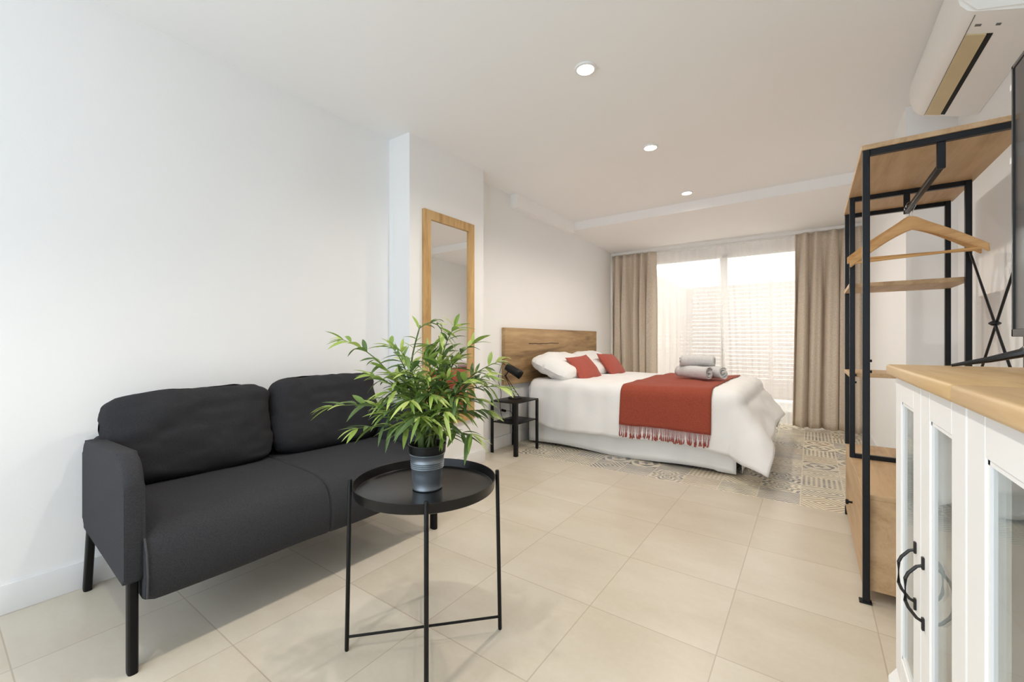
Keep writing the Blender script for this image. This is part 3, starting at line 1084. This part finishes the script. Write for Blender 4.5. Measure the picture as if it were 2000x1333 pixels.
ys = sorted(set([y0s + (y1s - y0s) * i / ny for i in range(ny + 1)] + [y0s + (y1s - y0s) * (0.497 + k * 0.003) for k in (-3, -2, -1, 0, 1, 2, 3)]))
rings = [[bm.verts.new(p) for p in seat_ring(y)] for y in ys]
for a, b in zip(rings[:-1], rings[1:]):
    for i in range(len(prof)):
        k = (i + 1) % len(prof)
        bm.faces.new((a[i], a[k], b[k], b[i]))
bm.faces.new(rings[0])
bm.faces.new(rings[-1][::-1])
obj('seat', bm, M['sofa'], so, world=False, angle=60)
bm = bmesh.new()
tube(bm, [V((0.024, 0.046, 0.225)), V((0.029, 0.046, 0.29)), V((0.020, 0.046, 0.35)), V((-0.006, 0.046, 0.390))], 0.0028, 8)
obj('seat_piping', bm, M['piping'], so, world=False)
# low back panel behind the cushions
bm = B(-0.715, -0.63, 0.03, SL - 0.03, 0.25, 0.60, 0.03, 3)
obj('back_panel', bm, M['sofa'], so, world=False)


def back_cushion(y0, y1, z1, seed):
    bm = bmesh.new()
    wdt, hgt = y1 - y0, z1 - 0.405
    m = Matrix(((0, 0, 1), (1, 0, 0), (0, 1, 0))).to_4x4()
    mat = Matrix.Translation((-0.555, (y0 + y1) / 2, 0.405 + hgt / 2)) @ Matrix.Rotation(R(-13), 4, 'Y') @ m
    pillow(bm, wdt, hgt * 1.03, 0.185, mat, 40, 4.5, 0.0, 0.40, 0.013, seed, rnd=0.13)
    return bm


obj('back_cushion', back_cushion(0.035, 0.628, 0.765, 1.0), M['sofa2'], so, world=False, angle=80)
obj('back_cushion', back_cushion(0.618, SL - 0.02, 0.782, 2.6), M['sofa2'], so, world=False, angle=80)


def leg_bm(xt, xb, y, zt):
    bm = bmesh.new()
    n = 14
    rings = []
    for z, x, k in ((0.0, xb, 0.97), (0.01, xb, 1.0), (zt, xt, 1.0)):
        rings.append([bm.verts.new((x + 0.021 * k * math.copysign(abs(math.cos(2 * math.pi * i / n)) ** 0.6, math.cos(2 * math.pi * i / n)),
                                    y + 0.013 * k * math.copysign(abs(math.sin(2 * math.pi * i / n)) ** 0.6, math.sin(2 * math.pi * i / n)), z)) for i in range(n)])
    for a, b in zip(rings[:-1], rings[1:]):
        for i in range(n):
            bm.faces.new((a[i], a[(i + 1) % n], b[(i + 1) % n], b[i]))
    bm.faces.new(rings[0][::-1])
    bm.faces.new(rings[-1])
    return bm


for yy in (0.024, SL - 0.024):
    obj('leg', leg_bm(-0.035, -0.035, yy, 0.30), M['blackwood'], so, world=False)
    obj('leg', leg_bm(-0.62, -0.712, yy, 0.32), M['blackwood'], so, world=False)

# ------------------------------------------------------------------ tray table and plant
TC = V((-1.016, 0.952, 0))
tt = thing('tray_table', 'round black metal tray table on four thin legs, holding the plant', 'side table', TC)
bm = bmesh.new()
lathe(bm, [(0, 0.497), (0.213, 0.497), (0.217, 0.499), (0.2225, 0.525), (0.2240, 0.526), (0.2252, 0.525), (0.221, 0.496), (0.216, 0.493), (0, 0.493)], TC, 72)
obj('tray', bm, M['tray'], tt)
ANG = [R(47), R(137), R(227), R(317)]
for a in ANG:
    d = V((math.cos(a), math.sin(a), 0))
    bm = bmesh.new()
    tube(bm, [TC + d * 0.243, TC + d * 0.243 + V((0, 0, 0.004)), TC + d * 0.2335 + V((0, 0, 0.533)), TC + d * 0.2335 + V((0, 0, 0.536))], lambda f: 0.0065 if 0.0 < f < 1.0 else 0.005, 14)
    obj('leg', bm, M['blackmetal'], tt)
for a, z in ((ANG[0], 0.043), (ANG[1], 0.050)):
    d = V((math.cos(a), math.sin(a), 0))
    bm = bmesh.new()
    tube(bm, [TC + d * 0.240 + V((0, 0, z)), TC - d * 0.240 + V((0, 0, z))], 0.0042, 10)
    obj('crossbar', bm, M['blackmetal'], tt)

PB = V((-1.005, 0.947, 0.497))
pl = thing('potted_plant', 'green artificial bamboo plant in a grey metal pot on the tray table', 'plant', PB)
bm = bmesh.new()
prof = [(0, 0.001), (0.044, 0.0), (0.0465, 0.002), (0.0465, 0.006), (0.0450, 0.008)]
for k, z in enumerate([0.03, 0.05, 0.066, 0.069, 0.072, 0.075, 0.078, 0.081, 0.084, 0.087, 0.090, 0.098, 0.106]):
    r = 0.0450 + 0.0085 * (z / 0.11)
    prof.append((r + (0.0022 if z in (0.069, 0.075, 0.081, 0.087) else 0), z))
prof += [(0.0555, 0.109), (0.0565, 0.112), (0.0550, 0.114), (0.0530, 0.112), (0.0520, 0.10), (0.044, 0.004), (0, 0.004)]
lathe(bm, prof, PB, 48)
obj('metal_pot', bm, M['galv'], pl, angle=50)
bm = bmesh.new()
lathe(bm, [(0.047, 0.08), (0.0525, 0.113), (0.0575, 0.116), (0.0590, 0.138), (0.0605, 0.139), (0.0605, 0.143), (0.0575, 0.143), (0.0545, 0.120), (0.052, 0.114)], PB, 48)
obj('inner_pot', bm, M['plastic'], pl)
bm = bmesh.new()
lathe(bm, [(0, 0.122), (0.03, 0.121), (0.0555, 0.118)], PB, 30)
obj('soil', bm, M['soil'], pl)

PR, PT, UP = V((0.816, 0.578, 0)), V((0.578, -0.816, 0)), V((0, 0, 1))     # across, towards the room, up
rp = random.Random(11)
Z0 = 0.12


def leaf(bm, p, d, nrm, ln, wd, droop):
    d = d.normalized()
    s = d.cross(nrm)
    if s.length < 1e-4:
        s = d.cross(V((0.3, 0.9, 0.2)))
    s.normalize()
    n = s.cross(d).normalized()
    rows = []
    K = 6
    for i in range(K + 1):
        f = i / K
        c = p + d * (ln * f) + V((0, 0, -droop * ln * f * f))
        wv = wd * (math.sin(math.pi * min(1, f * 0.93 + 0.04)) ** 0.85) * (1.0 - 0.35 * f)
        if i == K:
            wv = 0.0004
        rows.append((bm.verts.new(c + s * wv + n * wv * 0.35), bm.verts.new(c), bm.verts.new(c - s * wv + n * wv * 0.35)))
    for a, b in zip(rows[:-1], rows[1:]):
        bm.faces.new((a[0], a[1], b[1], b[0]))
        bm.faces.new((a[1], a[2], b[2], b[1]))


# tip of every frond: (across, up from the pot base, towards the room), leaf count
FR = [(-0.262, 0.475, 0.02, 17), (-0.268, 0.275, 0.09, 15), (-0.180, 0.215, 0.12, 13), (-0.125, 0.455, -0.02, 16), (-0.015, 0.512, 0.02, 24),
      (-0.165, 0.365, 0.05, 16), (0.092, 0.515, 0.03, 17), (0.140, 0.460, -0.05, 15), (0.222, 0.400, -0.05, 17), (0.240, 0.325, 0.02, 18),
      (0.150, 0.190, 0.09, 14), (0.185, 0.245, -0.02, 14), (0.010, 0.255, 0.15, 14), (0.075, 0.265, 0.13, 14), (0.045, 0.440, -0.08, 15),
      (-0.095, 0.320, 0.10, 16), (0.075, 0.355, 0.07, 16), (-0.030, 0.375, 0.09, 16), (0.020, 0.330, -0.10, 14), (-0.090, 0.400, -0.12, 14),
      (0.130, 0.350, 0.08, 15), (-0.045, 0.230, 0.11, 10), (0.165, 0.330, -0.12, 12), (0.060, 0.180, 0.05, 7), (-0.07, 0.44, 0.06, 14),
      (0.035, 0.31, 0.11, 14), (0.110, 0.30, 0.10, 13), (-0.13, 0.29, 0.02, 14),
      (-0.02, 0.30, 0.15, 14), (0.05, 0.40, 0.05, 16), (0.10, 0.41, 0.03, 16), (-0.06, 0.33, -0.03, 16), (-0.10, 0.36, 0.02, 16), (0.00, 0.42, 0.0, 16),
      (0.155, 0.29, 0.05, 14), (0.06, 0.23, 0.13, 12), (-0.11, 0.25, 0.06, 12), (0.02, 0.36, 0.10, 16), (0.19, 0.36, 0.03, 14), (0.12, 0.245, 0.02, 12)]
for i, (ax_, uz, to, nl) in enumerate(FR):
    ang = rp.uniform(0, 6.28)
    rr = rp.uniform(0.004, 0.030)
    base = PB + V((math.cos(ang) * rr, math.sin(ang) * rr, Z0))
    tip = PB + PR * ax_ + PT * to + UP * uz
    hgt = tip.z - base.z
    out = (tip - base)
    out.z = 0
    side = out.normalized()
    arch = 0.55 if uz < 0.34 else 0.22
    mid = base + UP * (hgt * (0.62 + arch * 0.9)) + out * (0.22 if uz < 0.34 else 0.30)
    pts = []
    for k in range(15):
        q = k / 14
        pts.append(base * (1 - q) ** 2 + mid * 2 * q * (1 - q) + tip * q * q)
    if i == 4:      # the pale frond that curls over on itself
        pts = [base + (tip - base) * (k / 10) + PR * (-0.045 * math.sin(k / 10 * 3.0)) for k in range(11)]
        for k in range(1, 9):
            aa = 2.6 - k * 0.55
            pts.append(tip + PR * (0.030 + 0.036 * math.cos(aa)) + UP * (0.036 * math.sin(aa) - 0.018))
    bm = bmesh.new()
    tube(bm, pts, lambda f: 0.0030 * (1 - f) + 0.0009, 7)
    st = obj('stem', bm, M['stem'], pl)
    bm = bmesh.new()
    n = len(pts)
    for k in range(nl):
        f = 0.40 + 0.60 * ((k // 2) * 2 / max(1, nl - 1)) if nl > 8 else 0.55 + 0.45 * k / nl
        f = min(1.0, f + rp.uniform(-0.02, 0.02))
        fi = min(n - 2, int(f * (n - 1)))
        p = pts[fi].lerp(pts[fi + 1], min(1, f * (n - 1) - fi))
        tdir = (pts[fi + 1] - pts[fi]).normalized()
        sd = tdir.cross(V((rp.uniform(-0.4, 0.4), rp.uniform(-0.4, 0.4), 1))).normalized()
        sg = 1 if k % 2 == 0 else -1
        d = tdir * rp.uniform(0.35, 0.9) + sd * sg * rp.uniform(0.6, 1.0) + V((0, 0, rp.uniform(-0.35, 0.35)))
        ln = rp.uniform(0.058, 0.096) * (0.85 if i == 4 else 1.0)
        leaf(bm, p, d, V((rp.uniform(-0.5, 0.5), rp.uniform(-0.5, 0.5), 1)), ln, ln * rp.uniform(0.10, 0.135), rp.uniform(0.05, 0.5))
    # a tuft at the tip
    for k in range(4):
        tdir = (pts[-1] - pts[-2]).normalized()
        d = tdir + V((rp.uniform(-0.8, 0.8), rp.uniform(-0.8, 0.8), rp.uniform(-0.5, 0.3)))
        ln = rp.uniform(0.05, 0.075)
        leaf(bm, pts[-1], d, V((rp.uniform(-0.4, 0.4), rp.uniform(-0.4, 0.4), 1)), ln, ln * 0.105, rp.uniform(0.1, 0.45))
    obj('leaves', bm, M['leaf'], st, angle=75)

# ------------------------------------------------------------------ clothes rack with low cabinet
RX0, RX1, PW = 0.158, 0.575, 0.021
YA, YB2, YC = 2.03, 2.66, 3.00
RT = 1.672
ck = 0.395          # top of the low cabinet
rk = thing('clothes_rack', 'open wardrobe rack of dark metal and oak with a low cabinet', 'clothes rack', (0.366, 2.51, 0))


def post(x, y, z0, z1):
    return B(x, x + PW, y - PW / 2, y + PW / 2, z0, z1, 0.0015, 1)


for x in (RX0, RX1 - PW):
    o = obj('post', post(x, YA, 0.0, RT), M['rackmetal'], rk)
    obj('foot_plate', B(x - 0.010, x + PW + 0.006, YA - 0.016, YA + 0.016, 0.0, 0.006, 0.001, 1), M['rackmetal'], o)
    obj('post', post(x, YB2, ck, RT), M['rackmetal'], rk)
    obj('post', post(x, YC, ck, RT), M['rackmetal'], rk)
    obj('foot', B(x, x + PW, YC - PW / 2, YC + PW / 2, 0.0, 0.045, 0.001, 1), M['rackmetal'], rk)
for y in (YA, YB2, YC):
    obj('top_rail', B(RX0 + PW, RX1 - PW, y - PW / 2, y + PW / 2, RT - PW, RT, 0.0015, 1), M['rackmetal'], rk)
for y in (YB2,):
    obj('bottom_rail', B(RX0 + PW, RX1 - PW, y - PW / 2, y + PW / 2, ck, ck + PW, 0.0015, 1), M['rackmetal'], rk)
obj('top_panel', B(RX0 - 0.004, RX1 + 0.012, YA - 0.016, YC + 0.02, RT, RT + 0.018, 0.0015, 1), M['rackwood'], rk)
for z in (1.242, 0.800):
    obj('shelf', B(RX0 - 0.002, RX1, YB2 + PW / 2, YC + 0.016, z - 0.010, z + 0.010, 0.0015, 1), M['rackwood'], rk)
xm = 0.366
obj('rail_bracket', B(xm - 0.011, xm + 0.011, YA - 0.006, YA + 0.006, 1.560, RT - PW, 0.001, 1), M['rackmetal'], rk)
obj('rail_bracket', B(xm - 0.011, xm + 0.011, YB2 - 0.006, YB2 + 0.006, 1.560, RT - PW, 0.001, 1), M['rackmetal'], rk)
obj('hanging_rail', B(xm - 0.009, xm + 0.009, YA, YB2, 1.560, 1.580, 0.004, 2), M['rackmetal'], rk)
cz0, cz1 = 1.37, 0.70
bm = bmesh.new()
xb = RX1 - 0.008
tube(bm, [(xb, YB2, cz0), (xb, YA, cz1)], 0.0045, 8)
tube(bm, [(xb + 0.004, YA, cz0), (xb + 0.004, YB2, cz1)], 0.0045, 8)
xo = obj('cross_brace', bm, M['rackmetal'], rk)
bm = bmesh.new()
lathe(bm, [(0, -0.010), (0.008, -0.009), (0.017, -0.002), (0.017, 0.002), (0.008, 0.009), (0, 0.010)], (xb, (YA + YB2) / 2, (cz0 + cz1) / 2), 18)
obj('brace_hub', bm, M['rackmetal'], xo)
for y, z in ((YA - 0.0, 0.895), (YA - 0.0, 0.855), (YB2, 0.80), (YB2, 0.765)):
    bm = bmesh.new()
    tube(bm, [(RX0 + PW - 0.001, y, z), (RX0 + PW + 0.006, y, z)], 0.005, 8)
    obj('bolt', bm, M['rackmetal'], rk)
# the low cabinet
cy0, cy1, cbz = YA + 0.018, YC + 0.012, 0.040
bm = bmesh.new()
box(bm, RX0 + 0.022, RX1, cy0, cy0 + 0.018, cbz, ck - 0.018, 0.001, 1)
box(bm, RX0 + 0.022, RX1, cy1 - 0.018, cy1, cbz, ck - 0.018, 0.001, 1)
box(bm, RX1 - 0.012, RX1 - 0.002, cy0 + 0.018, cy1 - 0.018, cbz, ck - 0.018)
box(bm, RX0 + 0.022, RX1 - 0.012, cy0 + 0.018, cy1 - 0.018, cbz, cbz + 0.018)
body = obj('cabinet_body', bm, M['rackwood'], rk)
obj('cabinet_top', B(RX0 + 0.004, RX1, cy0, cy1, ck - 0.018, ck, 0.0015, 1), M['rackwood'], rk)
dr = obj('drawer_front', B(RX0 + 0.004, RX0 + 0.021, cy0 + 0.002, cy1 - 0.002, cbz - 0.004, ck - 0.021, 0.0015, 1), M['rackwood'], rk)
bm = bmesh.new()
tube(bm, [(RX0 + 0.006, 2.55, 0.205), (RX0 - 0.012, 2.55, 0.205)], 0.005, 10)
tube(bm, [(RX0 - 0.010, 2.55, 0.205), (RX0 - 0.013, 2.55, 0.205), (RX0 - 0.020, 2.55, 0.205), (RX0 - 0.022, 2.55, 0.205)], lambda f: 0.012 if 0.0 < f < 1 else 0.009, 14)
obj('knob', bm, M['blackmetal'], dr)

# hangers
def hanger(y, dz, rz, label):
    top = 1.532 + dz
    t = thing('clothes_hanger', label, 'clothes hanger', (xm, y, top), rz, 'wooden clothes hangers')
    bm = bmesh.new()
    n = 24
    up_, dn = [], []
    for i in range(n + 1):
        u = -1 + 2 * i / n
        x = u * 0.222
        a = abs(u)
        z = -0.155 * (a ** 1.25) + 0.012 * math.exp(-(u / 0.16) ** 2) - 0.012
        wdt = 0.043 * (1 - 0.30 * a) + 0.014 * math.exp(-(u / 0.18) ** 2)
        yv = -0.016 * a * a
        up_.append((x, yv, z + 0.004))
        dn.append((x, yv, z - wdt))
    for i in range(n):
        q = [up_[i], up_[i + 1], dn[i + 1], dn[i]]
        f1 = [bm.verts.new((p[0], p[1] - 0.007, p[2])) for p in q]
        f2 = [bm.verts.new((p[0], p[1] + 0.007, p[2])) for p in q]
        bm.faces.new(f1)
        bm.faces.new(f2[::-1])
        bm.faces.new((f1[0], f2[0], f2[1], f1[1]))
        bm.faces.new((f1[3], f1[2], f2[2], f2[3]))
        if i == 0:
            bm.faces.new((f1[0], f1[3], f2[3], f2[0]))
        if i == n - 1:
            bm.faces.new((f1[1], f2[1], f2[2], f1[2]))
    bmesh.ops.remove_doubles(bm, verts=bm.verts, dist=0.0004)
    es = [e for e in bm.edges if len(e.link_faces) == 2 and e.calc_face_angle(0) > 0.9]
    bmesh.ops.bevel(bm, geom=es, offset=0.0035, segments=2, affect='EDGES', clamp_overlap=True)
    obj('shoulder_bar', bm, M['hangwood'], t, world=False, angle=40)
    bm = bmesh.new()
    tube(bm, [(-0.212, -0.014, -0.176), (0.0, -0.006, -0.174), (0.212, -0.014, -0.176)], 0.0058, 10)
    obj('trouser_bar', bm, M['hangwood'], t, world=False)
    bm = bmesh.new()
    pts = [(0, 0, -0.01), (0, 0, 0.012), (0.004, 0, 0.022)]
    c = (0.0, 0.030 + (1.580 - 1.532 - 0.030) - dz)
    rr = 0.0155
    cx_, cz_ = 0.0, (1.566 - 1.532) - dz + 0.004
    for k in range(11):
        a = R(-50 + k * 25)
        pts.append((cx_ + rr * math.cos(a), 0, cz_ + rr * math.sin(a)))
    tube(bm, pts, 0.0022, 8)
    obj('hook', bm, M['chrome'], t, world=False)
    return t


hanger(2.60, 0.0, R(1.5), 'wooden clothes hanger at the back of the pair on the rack rail')
hanger(2.545, -0.013, R(-2.0), 'wooden clothes hanger in front of the pair on the rack rail').rotation_euler.y = R(-2.6)

# ------------------------------------------------------------------ white glazed cabinets with oak tops
CX0, CX1 = 0.165, 0.650


def cabinet(y0, y1, label, label_top):
    """y1 is the far end"""
    zt, zb = 0.888, 0.150
    cb = thing('glass_cabinet', label, 'cabinet', ((CX0 + CX1) / 2, (y0 + y1) / 2, 0), 0, 'white glazed cabinets')
    bm = bmesh.new()
    fx = CX0 + 0.020
    box(bm, fx, CX1, y0, y0 + 0.018, zb, zt, 0.001, 1)
    box(bm, fx, CX1, y1 - 0.018, y1, zb, zt, 0.001, 1)
    box(bm, CX1 - 0.010, CX1, y0 + 0.018, y1 - 0.018, zb, zt)
    box(bm, fx, CX1 - 0.010, y0 + 0.018, y1 - 0.018, zb, zb + 0.018)
    box(bm, fx, CX1 - 0.010, y0 + 0.018, y1 - 0.018, zt - 0.018, zt)
    obj('body', bm, M['cabwhite'], cb)
    obj('shelf', B(fx + 0.03, CX1 - 0.012, y0 + 0.02, y1 - 0.02, 0.50, 0.516, 0.001, 1), M['cabwhite'], cb)
    bm = bmesh.new()
    extrude_poly(bm, [(CX0 - 0.012, y0 + 0.0, 0.0), (CX0 - 0.012, y0, 0.165), (CX0 + 0.004, y0, 0.192), (CX1, y0, 0.192), (CX1, y0, 0.0)], (0, 0, 0) if False else (0, y1 - y0 + 0.010, 0))
    obj('plinth', bm, M['cabwhite'], cb, smooth=False)
    obj('top', B(CX0 - 0.016, CX1 + 0.010, y0 + 0.0005, y1 + (0.016 if y1 > 1 else -0.0005), zt, 0.913, 0.006, 3), M['topwood'], cb)
    ym = (y0 + y1) / 2
    for d0, d1, hy in ((ym + 0.0015, y1 - 0.002, ym + 0.040), (y0 + 0.002, ym - 0.0015, ym - 0.030)):
        z0, z1 = 0.200, zt - 0.003
        sw, tr_, br_ = 0.068, 0.052, 0.062
        bm = bmesh.new()
        xf, xk = CX0, CX0 + 0.019
        box(bm, xf, xk, d0, d0 + sw, z0, z1, 0.002, 1)
        box(bm, xf, xk, d1 - sw, d1, z0, z1, 0.002, 1)
        box(bm, xf, xk, d0 + sw, d1 - sw, z1 - tr_, z1, 0.002, 1)
        box(bm, xf, xk, d0 + sw, d1 - sw, z0, z0 + br_, 0.002, 1)
        # rebate bead round the pane
        for q in ((d0 + sw, d0 + sw + 0.006, z0 + br_, z1 - tr_), (d1 - sw - 0.006, d1 - sw, z0 + br_, z1 - tr_), (d0 + sw, d1 - sw, z1 - tr_ - 0.006, z1 - tr_), (d0 + sw, d1 - sw, z0 + br_, z0 + br_ + 0.006)):
            box(bm, xf + 0.0025, xk, q[0], q[1], q[2], q[3])
        dobj = obj('door', bm, M['cabwhite'], cb)
        obj('pane', B(xf + 0.0055, xf + 0.0085, d0 + sw - 0.001, d1 - sw + 0.001, z0 + br_ - 0.001, z1 - tr_ + 0.001), M['cabglass'], dobj, smooth=False)
        bm = bmesh.new()
        zc, hh, off = 0.520, 0.050, 0.025
        pts = [(xf - 0.002, hy, zc + hh), (xf - 0.010, hy, zc + hh - 0.004), (xf - off + 0.004, hy, zc + hh * 0.62), (xf - off, hy, zc + hh * 0.4), (xf - off, hy, zc - hh * 0.4), (xf - off + 0.004, hy, zc - hh * 0.62), (xf - 0.010, hy, zc - hh + 0.004), (xf - 0.002, hy, zc - hh)]
        tube(bm, pts, 0.0028, 8)
        for s in (1, -1):
            box(bm, xf - 0.004, xf, hy - 0.004, hy + 0.004, zc + s * (hh + 0.004) - 0.011, zc + s * (hh + 0.004) + 0.011, 0.001, 1)
        obj('handle', bm, M['handle'], dobj)
    return cb


cabinet(0.786, 1.338, 'white glass door cabinet with oak top, the one next to the clothes rack', '')
cabinet(0.232, 0.784, 'white glass door cabinet with oak top, standing under the television', '')

# ------------------------------------------------------------------ television
TX, TY0, TY1, TZ0, TZ1 = 0.345, 0.37, 1.33, 0.978, 1.546
tv = thing('television', 'black flat screen television standing on the white cabinets', 'television', (TX + 0.02, 0.85, 0.913))
obj('panel', B(TX + 0.004, TX + 0.030, TY0, TY1, TZ0, TZ1, 0.003), M['tvblack'], tv)
bm = bmesh.new()
bw = 0.008
for q in ((TY0, TY0 + bw, TZ0, TZ1), (TY1 - bw, TY1, TZ0, TZ1), (TY0, TY1, TZ1 - bw, TZ1), (TY0, TY1, TZ0, TZ0 + 0.016)):
    box(bm, TX, TX + 0.004, q[0], q[1], q[2], q[3], 0.001, 1)
obj('bezel', bm, M['tvblack'], tv)
obj('screen', B(TX + 0.002, TX + 0.005, TY0 + bw, TY1 - bw, TZ0 + 0.016, TZ1 - bw), M['screen'], tv, smooth=False)
for z in (1.350, 1.505):  # two small white squares standing out from the panel's far edge
    obj('edge_tab', B(TX + 0.001, TX + 0.012, TY1 - 0.001, TY1 + 0.012, z - 0.007, z + 0.007, 0.001, 1), M['tabwhite'], tv, smooth=False)
for fy in (1.27, 0.46):
    bm = bmesh.new()
    for e in (-1, 1):
        xe = TX + 0.017 + e * 0.115
        tube(bm, [(TX + 0.017, fy, 0.985), (TX + 0.017 + e * 0.004, fy, 0.958), (TX + 0.017 + e * 0.018, fy + 0.001, 0.945), (TX + 0.017 + e * 0.06, fy + 0.006, 0.931), (xe, fy + 0.014, 0.9165)], lambda f: 0.011 - 0.008 * f * f, 10)
    obj('foot', bm, M['tvblack'], tv)

# ------------------------------------------------------------------ air conditioner
ac = thing('air_conditioner', 'white wall mounted air conditioner with yellowed flap high on the wall', 'air conditioner', (0.56, 2.56, 2.07))
AY0, AY1 = 2.13, 2.985
prof = [(XR - 0.001, 2.318), (XR - 0.001, 2.072), (0.60, 2.078), (0.474, 2.122), (0.452, 2.134), (0.434, 2.160), (0.424, 2.20), (0.420, 2.25), (0.424, 2.295), (0.436, 2.314), (0.455, 2.318)]
bm = bmesh.new()
extrude_poly(bm, [(x, AY0, z) for x, z in prof], (0, AY1 - AY0, 0))
es = [e for e in bm.edges if abs(e.verts[0].co.y - e.verts[1].co.y) < 1e-6 and min(e.verts[0].co.x, e.verts[1].co.x) < XR - 0.01]
bmesh.ops.bevel(bm, geom=es, offset=0.010, segments=3, affect='EDGES', clamp_overlap=True)
obj('casing', bm, M['acbody'], ac, angle=40)


def under(x):       # height of the underside
    return 2.078 + (0.60 - x) / (0.60 - 0.474) * 0.044


bm = bmesh.new()


def slab(bm, xa, xb_, ya, yb, up_, dn_):
    extrude_poly(bm, [(xa, ya, under(xa) - dn_), (xb_, ya, under(xb_) - dn_), (xb_, ya, under(xb_) + up_), (xa, ya, under(xa) + up_)], (0, yb - ya, 0))


slab(bm, 0.530, 0.546, 2.275, 2.955, 0.004, 0.0012)
obj('vent_slot', bm, M['dark'], ac, smooth=False)
bm = bmesh.new()
slab(bm, 0.476, 0.529, 2.275, 2.955, 0.002, 0.005)
obj('flap', bm, M['acflap'], ac, smooth=False)
bm = bmesh.new()
slab(bm, 0.474, 0.476, 2.16, 2.97, 0.002, 0.0010)
obj('panel_seam', bm, M['marks'], ac, smooth=False)
for xa, xb_ in ((0.488, 0.504), (0.540, 0.552)):
    bm = bmesh.new()
    slab(bm, xa, xb_, 2.215, 2.228, 0.002, 0.0012)
    obj('display_mark', bm, M['marks'], ac, smooth=False)
